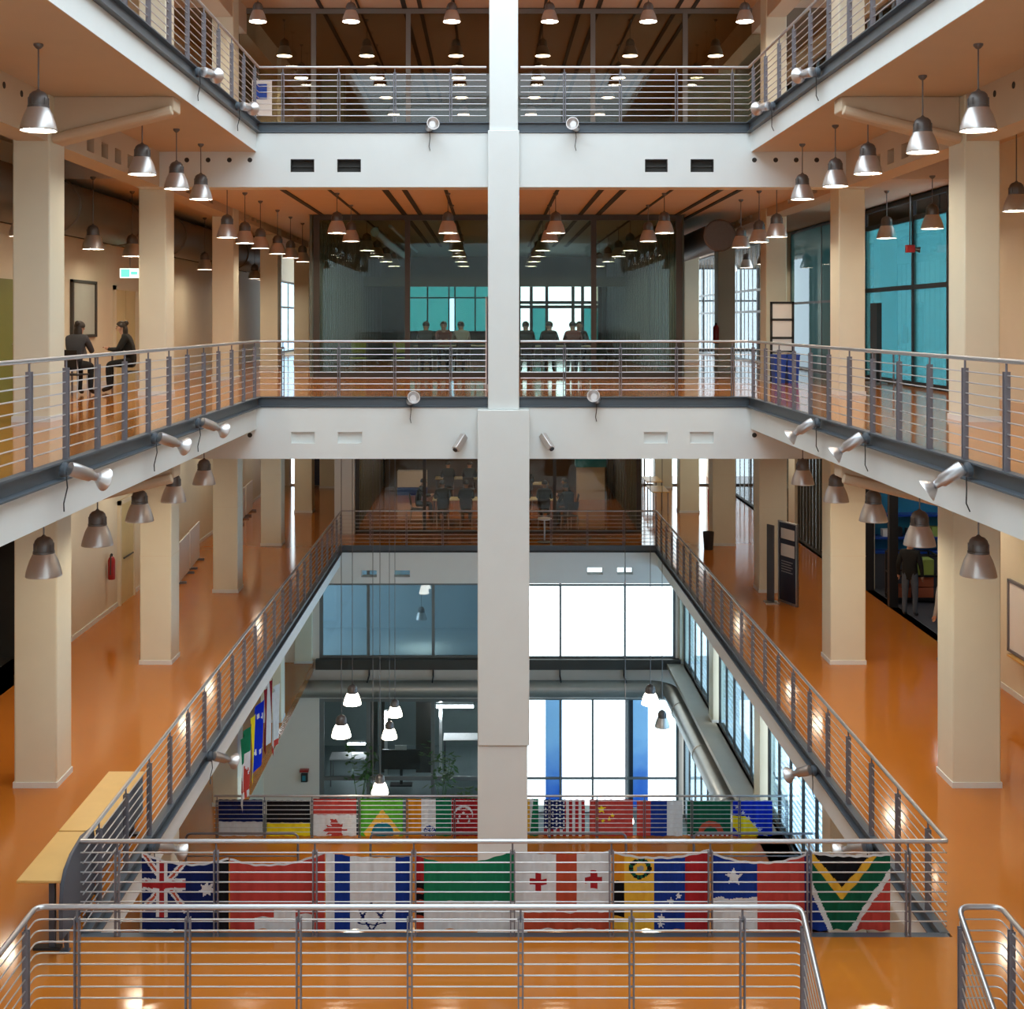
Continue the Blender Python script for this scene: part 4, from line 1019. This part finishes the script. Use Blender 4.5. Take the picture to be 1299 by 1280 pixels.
def right_gallery_items():
    # exhibition stand with framed sheets and blue crates on the middle gallery
    s = 55.0; xa, xb = (977-VX)/s, (1007-VX)/s; y = F/s
    o = thing('display_stand', 'black ladder frame stand with white sheets on the middle right gallery', 'display stand', ((xa+xb)/2, y, T3))
    fr = MB(); fr.box(xa, xa+.05, y-.02, y+.02, T3, .46); fr.box(xb-.05, xb, y-.02, y+.02, T3, .46)
    for z in (.41, .02, -.40, -.72, T3+.03): fr.box(xa, xb, y-.02, y+.02, z, z+.05)
    part('frame', fr, black, o)
    for z0, z1 in ((.07, .41), (-.35, .02), (-.67, -.40)): part('sheet', MB().box(xa+.05, xb-.05, y-.004, y+.004, z0, z1), paper, o)
    for i, (x0_, x1_) in enumerate(((xa-.02, (xa+xb)/2-.01), ((xa+xb)/2+.01, xb+.02))):
        c = thing('recycling_bin', f'blue bin in front of the black ladder stand, {"nearer the column side" if i == 0 else "nearer the teal glass"}', 'bin', ((x0_+x1_)/2, y-.3, T3), 'blue bins at the display stand')
        b = MB(); w = x1_-x0_; b.add([(x0_+.03,y-.46,T3),(x1_-.03,y-.46,T3),(x1_-.03,y-.13,T3),(x0_+.03,y-.13,T3),(x0_,y-.5,T3+.62),(x1_,y-.5,T3+.62),(x1_,y-.1,T3+.62),(x0_,y-.1,T3+.62)],
              [(0,3,2,1),(0,1,5,4),(1,2,6,5),(2,3,7,6),(3,0,4,7),(4,5,6,7)]); part('body', b, blue, c)
        part('rim', MB().box(x0_-.005, x1_+.005, y-.51, y-.09, T3+.62, T3+.65), blue, c)
    o = thing('totem', 'slim black upright panel before the turquoise glazing', 'panel', (8.75, 28.6, T3))
    part('panel', MB().box(8.69, 8.80, 28.3, 28.8, T3+.03, .42), black, o); part('base', MB().box(8.6, 8.9, 28.2, 28.9, T3, T3+.03), steel, o)
    o = thing('alarm_sounder', 'red and black alarm device on a hanging pole before the turquoise glass', 'alarm', (8.9, 26.7, 1.5))
    part('pole', MB().tube([(8.9, 26.7, 1.5), (8.9, 26.7, 2.72)], .015, 6), lampgrey, o); part('body', MB().box(8.8, 8.98, 26.6, 26.72, 1.46, 1.62), red, o, bevel=.01); part('horn', MB().lathe([(.03,0),(.07,.12)], (8.98, 26.65, 1.53), 12, axis=(.8,-.3,-.1), cap=(True, True)), black, o)
    # table behind the turquoise glass
    table('small table with a steel top beside the turquoise glazed bay', (8.5, 27.6, T3), .5, 1.0, .75, white)
    o = thing('roll_up_banner', 'navy roll-up banner with white edge beside the central column', 'banner', (.1, 26.5, T3))
    part('sheet', MB().box(-.06, .5, 26.5, 26.51, T3+.08, .52), navy, o); part('edge', MB().box(-.085, -.06, 26.495, 26.515, T3+.08, .52), white, o, label='white edge strip'); part('base', MB().box(-.1, .55, 26.42, 26.6, T3, T3+.08), steel, o)
    o = thing('air_duct', 'dark round duct end above the middle right corridor', 'duct', (5.4, 30.5, 1.5))
    part('pipe', MB().tube([(5.66, 31.0, 2.12), (5.66, 45, 2.12)], .36, 20), lampgrey, o); part('collar', MB().lathe([(.36,0),(.40,.02),(.40,.08),(.36,.1)], (5.66, 31, 2.12), 20, axis=(0,1,0)), lampgrey, o)
    o = thing('fire_extinguisher', 'red fire extinguisher on the column in the middle right corridor', 'fire extinguisher', (6.5, 36.2, -.6))
    part('cylinder', MB().lathe([(.0,0),(.08,.0),(.085,.03),(.085,.44),(.06,.5),(.025,.53)], (6.5, 36.2, -.62), 14), red, o); part('valve', MB().lathe([(.025,.52),(.03,.58),(.0,.6)], (6.5, 36.2, -.62), 10), black, o)
    # ---- lower right aisle
    a, b_ = Vector((6.77, 29.4, T2)), Vector((7.04, 28.72, T2)); dv = b_-a; nv = Vector((dv.y, -dv.x, 0)).normalized()
    if nv.y > 0: nv = -nv
    o = thing('display_board', 'tall navy information board with white notices beside the third lower column', 'display board', (a+b_)/2)
    part('panel', MB().obox(a+Vector((0,0,.05)), dv, nv*.04, (0,0,1.8)), navy, o)
    part('frame', MB().obox(a, dv*.05, nv*.06, (0,0,1.88)).obox(a+dv*.95, dv*.05, nv*.06, (0,0,1.88)).obox(a+Vector((0,0,1.85)), dv, nv*.06, (0,0,.03)).obox(a, dv, nv*.06, (0,0,.05)), steel, o)
    for z0, z1 in ((1.48, 1.72), (1.08, 1.36)): part('notice', MB().obox(a+dv*.14+nv*.041+Vector((0,0,z0)), dv*.72, nv*.004, (0,0,z1-z0)), paper, o)
    t = MB()
    for k in range(5): t.obox(a+dv*.16+nv*.041+Vector((0,0,.95-.06*k)), dv*(.6-.08*(k % 2)), nv*.004, (0,0,.02))
    part('text_lines', t, M('pale_print', (.35,.35,.38), .6), o)
    a2 = Vector((6.44, 29.3, T2))
    o = thing('display_board', 'slim grey board edge standing against the third lower column', 'display board', a2)
    part('panel', MB().obox(a2, (.10, -.22, 0), (.03, .0, 0), (0,0,1.8)), slate, o); part('foot', MB().box(6.36, 6.66, 29.0, 29.3, T2, T2+.03), steel, o)
    person('person from behind in black jacket and jeans at the shop doorway', (9.25, 27.75, T2), -.55, 'stand', blackcl, jeans, brownsh)
    person('person mostly hidden behind the first lower right column', (8.72, 24.05, T2), .4, 'stand', whitecl, blackcl, brownsh)
    o = thing('whiteboard', 'framed whiteboard on the lower right wall', 'whiteboard', (WR-.03, 20.9, -5.75))
    part('panel', MB().box(WR-.03, WR, 19.6, 22.05, -5.72, -4.52), white, o)
    fr = MB()
    for q in ((19.6, 19.66, -5.75, -4.5), (22.0, 22.06, -5.75, -4.5), (19.6, 22.06, -5.75, -5.7), (19.6, 22.06, -4.54, -4.49)): fr.box(WR-.05, WR, *q)
    part('frame', fr, railgrey, o); part('tray', MB().box(WR-.12, WR, 19.8, 21.9, -5.8, -5.77), wood, o)
    # shop behind the opening
    b = MB(); b.box(WR+.25, 13.5, 31.2, 31.35, T2, -2.8, 0); b.box(13.4, 13.5, 24, 31.2, T2, -2.8, 1); b.box(WR+.25, 13.5, 23.9, 24.0, T2, -2.8, 1); b.box(WR+.25, 13.5, 23.9, 31.3, -2.85, -2.75, 1)
    struct('wall_shop', b, [teal, dark], 'teal back wall of the small shop', 'wall')
    b = MB(); b.box(WR+.1, 13.5, 23.9, 31.3, T2-.2, T2-.001); b.box(WR+.2, 13.4, 24.0, 31.2, T2-.001, T2+.004)
    struct('floor_shop', b, slate, 'dark floor of the small shop', 'floor')
    fr = MB()
    for d_ in (25.4, 28.7, 30.5): fr.box(WR, WR+.2, d_, d_+.14, T2, -3.0)
    fr.box(WR, WR+.2, 25.4, 30.64, -3.1, -3.0)
    struct('doorframe', fr, black, 'dark metal frame of the shop opening', 'door frame')
    for d_ in (26.5, 29.3):  # lights added to brighten the shop interior
        o = thing('strip_light', f'added fill light on the shop ceiling, {"nearer" if d_ < 28 else "farther"} one', 'lamp', (11, d_, -2.9), 'added shop fill lights')
        part('tube', MB().box(10.4, 11.6, d_, d_+.06, -2.92, -2.89), shopl, o); part('housing', MB().box(10.4, 11.6, d_-.02, d_+.08, -2.89, -2.86), white, o)
    # blue shelf with items, trolley with boxes
    o = thing('shelf_unit', 'blue counter shelf inside the shop', 'shelf', (9.9, 31.0, T2))
    part('back', MB().box(9.4, 11.6, 31.1, 31.18, T2+.9, -3.4), M('bright_blue_panel', (.03,.24,.42), .4), o)
    for z in (T2+.85, T2+1.2, T2+1.75): part('board', MB().box(9.4, 11.6, 30.7, 31.1, z, z+.05), blue, o)
    part('cabinet', MB().box(9.4, 11.6, 30.75, 31.1, T2, T2+.85), slate, o)
    random.seed(3)
    for i in range(6):
        x = 9.6+.3*i; h = random.uniform(.14,.3)
        c = solo('box', MB().box(x, x+.18, 30.78, 30.98, T2+1.25, T2+1.25+h), (white, black, navy, white, green, black)[i], f'{("white","black","navy","pale","green","dark")[i]} packet on the blue shop shelf, {ORD[i]} along', 'box', 'packets on the shop shelf', bevel=.008)
    o = thing('trolley', 'black tubular trolley holding boxes in the shop doorway', 'trolley', (9.75, 29.3, T2))
    fr = MB(); q0, q1, d0, d1 = 9.35, 10.35, 29.1, 29.75
    for x in (q0, (q0+q1)/2-.1, q1):
        for d_ in (d0, d1): fr.box(x-.02, x+.02, d_-.02, d_+.02, T2+.06, T2+1.1)
    for z in (T2+.1, T2+.62, T2+1.08):
        fr.box(q0, q1, d0-.015, d0+.015, z, z+.03); fr.box(q0, q1, d1-.015, d1+.015, z, z+.03); fr.box(q0-.015, q0+.015, d0, d1, z, z+.03); fr.box(q1-.015, q1+.015, d0, d1, z, z+.03)
    part('frame', fr, black, o); part('shelf', MB().box(q0, q1, d0, d1, T2+.06, T2+.1).box(q0, q1, d0, d1, T2+.6, T2+.62), black, o)
    for x in (q0, q1):
        for d_ in (d0, d1): part('wheel', MB().lathe([(.03,-.012),(.03,.012)], (x, d_, T2+.03), 10, axis=(1,0,0), cap=(True, True)), black, o)
    ob = M('orange_carton', (.55,.16,.08), .6)
    for i, (x, z) in enumerate(((9.40, .10), (9.86, .10), (9.86, .36))):
        solo('box', MB().box(x, x+.42, d0+.08, d1-.08, T2+z, T2+z+.24), ob, f'orange carton on the shop trolley, {("lower, near the column","lower, beside the person","upper one")[i]}', 'box', 'orange cartons on the trolley', bevel=.01)
    solo('crate', MB().box(9.72, 10.28, d0+.05, d1-.05, T2+.62, T2+1.0), green, 'lime green crate on top of the shop trolley', 'crate', bevel=.02)
    # far right of the lower gallery
    for i, (x, y, w) in enumerate(((6.35, 43.5, .6), (6.5, 46.2, .6))):
        table(f'pale wood table by the {"nearer" if i == 0 else "farther"} column in the lower right corridor', (x-.55, y, T2), w, 1.6, .74, wood, 'pale tables in the lower right corridor')
    o = thing('fire_extinguisher', 'dark red fire extinguisher standing in the lower right corridor', 'fire extinguisher', (7.55, 43.0, T2))
    part('cylinder', MB().lathe([(.0,0),(.11,.0),(.115,.03),(.115,.75),(.08,.85),(.03,.9)], (7.55, 43, T2), 14), red, o); part('valve', MB().lathe([(.03,.9),(.04,1.0),(.0,1.02)], (7.55, 43, T2), 10), black, o)
    solo('bin', MB().lathe([(.0,0),(.13,0),(.16,.5),(.15,.5),(.12,.02)], (6.25, 36.0, T2), 16), black, 'small black bin against the fourth lower right column', 'bin')
    o = thing('bar_stool', 'tall stool with pale round seat behind the lower far railing', 'stool', (1.62, 37.15, T2))
    part('seat', MB().lathe([(.0,.67),(.2,.67),(.21,.69),(.2,.72),(.0,.72)], (1.62, 37.15, T2), 18), white, o); part('post', MB().tube([(1.62,37.15,T2+.03),(1.62,37.15,T2+.68)], .025, 8), steel, o); part('base', MB().lathe([(.0,0),(.23,0),(.23,.02),(.05,.05),(.0,.05)], (1.62,37.15,T2), 18), black, o)
right_gallery_items()

# ------------------------------------------------------------------ glazed rooms: furniture and people
def room_items():
    pale = M('cream_table_top', (.45,.42,.30), .5)
    # middle storey room
    for i, (x, d) in enumerate(((-1.1, 35.2), (1.75, 34.6))):
        table(f'table with seated people in the glazed room, {"left" if i == 0 else "right"} of the central column', (x, d, T3), 2.0, .8, .74, pale, 'tables in the glazed room')
    P = [(-1.75, 34.7, 0, greycl, 'pale grey jumper', 'left table'), (-.75, 34.7, .2, whitecl, 'white top', 'left table'), (-1.3, 35.8, PI, redcl, 'red jumper facing out', 'left table'),
         (1.0, 34.1, .1, blackcl, 'black top', 'right table, first'), (1.6, 34.1, -.1, blackcl, 'black top', 'right table, second'), (2.25, 34.05, 0, redcl, 'dusty red top', 'right table'), (2.5, 35.2, PI, blackcl, 'black top facing out', 'right table')]
    for x, d, yw, cl, t, w in P:
        d += (-.12 if abs(yw) < 2 else .12)
        person(f'person in {t} seated at the {w} in the glazed room', (x, d, T3), yw, 'sit', cl, blackcl, brownsh)
        chair(f'dark chair of the person in {t} at the {w}', (x, d, T3), yw, black, 'chairs in the glazed room')
    for i, (x, d) in enumerate(((-3.55, 34.0), (-2.45, 34.3))):
        chair(f'lime green chair in the glazed room, {"first" if i == 0 else "second"} from its end', (x, d, T3), .2, green, 'lime chairs in the glazed room')
    chair('empty dark chair near the right end of the glazed room', (3.5, 34.6, T3), -1.2, black, 'chairs in the glazed room')
    o = thing('ceiling_pipe', 'pale round pipe slanting under the glazed room ceiling', 'pipe', (-2.6, 33, 2.3))
    part('pipe', MB().tube([(-3.0, 33, 2.35), (-3.0, 45, 2.35)], .12, 14), ductm, o); part('pipe', MB().tube([(-2.6, 33, 2.5), (-2.6, 45, 2.5)], .05, 10), ductm, o)
    # lower storey study room
    dkt = M('cream_study_table', (.50,.44,.26), .4)
    for i, (x, d) in enumerate(((-1.2, 46.6), (1.3, 45.0), (-1.05, 41.1), (1.4, 41.1))):
        table(f'pale study table seen through the lower glass front, {ORD[i]} counted from the back left', (x, d, T2), 1.6, .8, .74, dkt, 'study room tables')
    random.seed(5)
    for i in range(9):
        x = (-1.6, -1.1, -.7, 1.0, 1.6, -1.4, -.7, 1.0, 1.75)[i]; d = (46.6, 46.5, 46.7, 45.0, 45.1, 41.1, 41.0, 41.1, 41.2)[i]
        a = random.uniform(-.5, .5); u, v = Vector((math.cos(a), math.sin(a), 0)), Vector((-math.sin(a), math.cos(a), 0))
        solo('paper_sheet', MB().obox(Vector((x, d, T2+.741))-u*.15-v*.1, u*.3, v*.21, (0,0,.004)), paper, 'white paper sheet spread on a study table', 'paper', 'papers on the study tables')
    Q = [(-1.5, 45.85, .1, blackcl), (-.75, 45.85, -.1, greycl), (-1.5, 40.3, .1, blackcl), (-.75, 40.3, 0, blackcl), (1.05, 40.3, 0, blackcl), (1.75, 40.3, -.1, greycl), (1.3, 44.25, 0, blackcl), (2.65, 41.1, PI/2, blackcl), (-2.35, 41.0, -PI/2, blackcl), (2.5, 39.55, .5, blackcl), (-.2, 45.9, 0, blackcl)]
    for i, (x, d, yw, cl) in enumerate(Q):
        person(f'person in dark clothes seated in the lower study room, {ORD[i]} counted from the back', (x, d, T2), yw, 'sit', blackcl, blackcl, brownsh)
        chair(f'dark chair in the lower study room, {ORD[i]} counted from the back', (x, d, T2), yw, black, 'study room chairs')
    o = thing('cabinet', 'low white and blue cabinet at the back of the study room', 'cabinet', (-2.9, 47.5, T2))
    part('body', MB().box(-3.45, -2.35, 47.2, 47.7, T2+.3, T2+.9), white, o); part('base', MB().box(-3.45, -2.35, 47.2, 47.7, T2, T2+.3), blue, o)
    o = thing('counter', 'pale counter with blue top at the back of the study room', 'counter', (3.7, 46, T2))
    part('body', MB().box(3.2, 4.2, 46, 46.6, T2+.0, T2+1.2), beige, o); part('top', MB().box(3.15, 4.25, 45.9, 46.7, T2+1.2, T2+1.7), teal, o)
    # sign on the top gallery
    o = thing('wall_sign', 'blue notice on a white board at the top left corner', 'sign', (-5.55, 31.9, 5.5))
    part('board', MB().box(-6.0, -5.5, 31.86, 31.9, 5.2, 6.1), white, o); part('sheet', MB().box(-5.93, -5.62, 31.84, 31.86, 5.62, 6.0), blue, o)
room_items()

def hall_items():
    # round duct along the end wall that bends to the right side wall
    o = thing('air_duct', 'long round duct below the hall windows that bends along the right side', 'duct', (0, 42.5, -12.7))
    zc = -12.38; yc = 42.5; xe = 6.08
    path = [(-6.6, yc, zc), (0, yc, zc), (xe-.8, yc, zc)]
    for k in range(1, 8):
        a = PI/2*k/8; path.append((xe-.8+.8*math.sin(a), yc-.8+.8*math.cos(a), zc))
    path += [(xe, yc-.85, zc), (xe, 23, zc)]
    b = MB(); b.tube(path, .29, 22); part('pipe', b, ductm, o)
    for x in (385, 467, 549, 711, 793):
        X = (x-VX)/37.6; part('hanger', MB().box(X-.02, X+.02, yc-.30, yc+.5, zc+.29, zc+.34).box(X-.02, X+.02, yc+.40, yc+.5, zc+.29, -11.8), black, o)
    for d_ in (40, 36, 32, 28, 25): part('collar', MB().lathe([(.29,0),(.31,.01),(.31,.05),(.29,.06)], (xe, d_, zc), 20, axis=(0,1,0)), ductm, o)
    # blue banners outside the white windows
    def banner(lb, x0, x1, sk):
        s = 36.7
        m = bpy.data.materials.new('banner_print'); m.use_nodes = True; N, L = m.node_tree.nodes, m.node_tree.links
        N.remove(N['Principled BSDF'])
        tl = N.new('ShaderNodeBsdfTranslucent'); df = N.new('ShaderNodeBsdfDiffuse'); mx = N.new('ShaderNodeMixShader')
        g = N.new('ShaderNodeNewGeometry'); sp = N.new('ShaderNodeSeparateXYZ'); mr = N.new('ShaderNodeMapRange'); rp = N.new('ShaderNodeValToRGB'); ns = N.new('ShaderNodeTexNoise'); ad = N.new('ShaderNodeMath')
        L.new(g.outputs['Position'], sp.inputs[0]); L.new(sp.outputs['Z'], mr.inputs['Value']); mr.inputs['From Min'].default_value = Z0-17; mr.inputs['From Max'].default_value = Z0-13
        ns.inputs['Scale'].default_value = 2.2; L.new(g.outputs['Position'], ns.inputs['Vector']); ad.operation = 'MULTIPLY_ADD'; ad.inputs[1].default_value = .35; L.new(ns.outputs['Fac'], ad.inputs[0]); L.new(mr.outputs[0], ad.inputs[2])
        L.new(ad.outputs[0], rp.inputs[0]); e = rp.color_ramp.elements; e[0].position = .15; e[0].color = (.02,.18,.60,1); e[1].position = .8; e[1].color = (.42,.62,.80,1)
        for q in (tl, df): L.new(rp.outputs[0], q.inputs[0])
        L.new(tl.outputs[0], mx.inputs[1]); L.new(df.outputs[0], mx.inputs[2]); mx.inputs[0].default_value = .4; L.new(mx.outputs[0], N['Material Output'].inputs[0])
        o = thing('banner', lb, 'banner', ((x0+x1)/2, 43.6, TB))
        part('sheet', MB().box(x0, x1, 43.58, 43.6, TB+.02, -12.7), m, o); part('pole', MB().tube([(x0-.02, 43.59, -12.7), (x1+.02, 43.59, -12.7)], .02, 8), steel, o)
    banner('pale blue hanging banner just outside the white window, by the column', (692-VX)/36.7, (713-VX)/36.7, 0)
    banner('pale blue hanging banner beside the dark post of the white window', (801-VX)/36.7, (822-VX)/36.7, 0)
    struct('pillar', MB().box((794-VX)/36.9, (803-VX)/36.9, 43.35, 43.5, TB, -12.8), navy, 'dark blue post outside the white window', 'post')
    # things in the dim room behind the lower left windows
    s = 35.0; d = F/s
    px = lambda x: (x-VX)/s
    pz = lambda y: -(y-VY)/s
    o = thing('television', 'large black screen on a stand in the dim room', 'television', (px(509), d, TB))
    part('screen', MB().box(px(485), px(533), d, d+.06, pz(976), pz(951)), black, o)
    part('stand', MB().box(px(509)-.05, px(509)+.05, d, d+.05, TB, pz(976)).box(px(509)-.4, px(509)+.4, d-.15, d+.2, TB, TB+.04), black, o)
    solo('paper_sign', MB().box(px(501), px(516), d-.03, d-.01, pz(951), pz(945)), paper, 'small pale sign on top of the black screen', 'sign')
    o = thing('strip_light', 'glowing strip light in the dim room right of the mullion', 'lamp', (px(575), d+1, pz(910))); part('tube', MB().box(px(552), px(600), d+1, d+1.06, pz(909), pz(905)), tubel, o); part('housing', MB().box(px(552), px(600), d+1, d+1.06, pz(905), pz(902)), white, o)
    o = thing('strip_light', 'upright glowing strip beside the black screen', 'lamp', (px(487), d+1, TB)); part('tube', MB().box(px(485), px(488), d+1, d+1.05, pz(945), pz(915)), tubel, o); part('housing', MB().box(px(484.5), px(488.5), d+1.05, d+1.1, TB, pz(912)), white, o)
    o = thing('strip_light', 'upright glowing strip close to the grey mullion', 'lamp', (px(557), d+1.4, TB)); part('tube', MB().box(px(555.5), px(558.5), d+1.4, d+1.45, pz(925), pz(890)), tubel, o); part('housing', MB().box(px(555), px(559), d+1.45, d+1.5, TB, pz(889)), white, o)
    o = thing('strip_light', 'short glowing strip over the dim room desk', 'lamp', (px(448), d+1, pz(956))); part('tube', MB().box(px(437), px(460), d+1, d+1.05, pz(957), pz(954)), tubel, o); part('housing', MB().box(px(437), px(460), d+1, d+1.05, pz(954), pz(951)), white, o)
    lamp('small bell lamp inside the pale blue room', px(534), d+.3, pz(788), -7.15)
    table('white desk in the dim room behind the lower windows', (px(443), d+.2, TB), 1.4, .8, 1.0, white)
    table('pale counter in the dim room beside the plants', (px(590), d+.5, TB), 1.6, .8, 1.6, white)
    sh = MB(); sh.box(px(466), px(469), 46.5, 49, TB, -12.5); sh.box(px(480), px(484), 47, 47.1, TB, -12.5); sh.box(px(525), px(545), 47, 47.1, TB, -12.5)
    struct('partition', sh, frame, 'dark framed partition inside the dim room', 'partition')
    # plants
    for i, (x, y, h) in enumerate(((560, 1003, 2.6), (590, 1004, 1.7), (456, 1000, 2.6))):
        X = (x-VX)/39; d = 41.0-1.2*(i == 1)
        o = thing('potted_plant', ('tall leafy potted plant before the dark hall window', 'shorter leafy plant beside the tall one', 'dark thin plant by the first hall mullion')[i], 'plant', (X, d, TB))
        part('pot', MB().lathe([(.0,0),(.16,0),(.2,.4),(.18,.4),(.16,.36),(.0,.36)], (X, d, TB), 16), slate, o)
        random.seed(20+i); st = MB(); lf = MB()
        for k in range(7):
            a = random.uniform(0, 2*PI); e = Vector((X+.35*math.cos(a), d+.35*math.sin(a), TB+.4+h*random.uniform(.6, 1)))
            st.tube([(X, d, TB+.36), (X*.6+e.x*.4, d*.6+e.y*.4, TB+.4+h*.4), e], [.012,.009,.005], 5)
            for j in range(16):
                c = e + Vector((random.uniform(-.2,.2), random.uniform(-.2,.2), random.uniform(-.45,.2))); q = random.uniform(0, 2*PI)
                u = Vector((math.cos(q), math.sin(q), random.uniform(-.7,.3)))*.26; w = u.cross(Vector((0,0,1))).normalized()*.06
                lf.add([c, c+u*.5+w, c+u, c+u*.5-w], [(0,1,2,3)])
        part('stem', st, leafm, o); part('foliage', lf, leafm, o)
    # wall fittings on the left pier of the hall end wall
    o = thing('wall_phone', 'small dark green box under a red hood on the hall pier', 'call box', (-6.3, 42.9, -15.6)); X = (386-VX)/37.3
    part('box', MB().box(X-.11, X+.11, 42.85, 43.0, -15.65, -15.38), dark, o); part('hood', MB().box(X-.15, X+.15, 42.8, 43.0, -15.3, -15.23), red, o); part('window', MB().box(X-.06, X+.05, 42.84, 42.85, -15.6, -15.43), teal, o)
    X = (1001-VX)/54.0
    o = thing('bell', 'round dark red alarm bell on the side column of the hall', 'alarm bell', (X, 29.7, -10.7))
    part('dome', MB().lathe([(.12,0),(.12,.04),(.08,.09),(.0,.11)], (X-.02, 29.95, -10.55), 18, axis=(0,-1,0)), red, o); part('base', MB().lathe([(.07,0),(.07,.03)], (X-.02, 29.98, -10.55), 14, axis=(0,-1,0), cap=(True, True)), black, o)
hall_items()

# ------------------------------------------------------------------ light and camera
W = bpy.data.worlds.new('overcast_sky'); bpy.context.scene.world = W; W.use_nodes = True
bg = W.node_tree.nodes['Background']
bg.inputs['Color'].default_value = (.78, .915, 1.0, 1); bg.inputs['Strength'].default_value = 2.1
cam = bpy.data.cameras.new('camera'); co = bpy.data.objects.new('camera', cam); C.objects.link(co)
cam.sensor_fit = 'HORIZONTAL'; cam.sensor_width = 36; cam.lens = F/1299*36
cam.shift_x = (649.5-VX)/1299; cam.shift_y = -(640-VY)/1299
cam.clip_start = .1; cam.clip_end = 300
co.location = (0, 0, Z0); co.rotation_euler = (PI/2, 0, 0)
sc = bpy.context.scene; sc.camera = co
sc.view_settings.view_transform = 'Standard'; sc.view_settings.look = 'None'; sc.view_settings.gamma = 1; sc.view_settings.use_curve_mapping = False
sc.view_settings.exposure = .85
cy = sc.cycles
cy.max_bounces = 10; cy.diffuse_bounces = 5; cy.glossy_bounces = 4; cy.transmission_bounces = 4; cy.transparent_max_bounces = 24
cy.caustics_reflective = False; cy.caustics_refractive = False; cy.sample_clamp_indirect = 4.0; cy.use_denoising = True; cy.use_light_tree = True
for o in bpy.data.objects:
    if 'off' in o: del o['off']
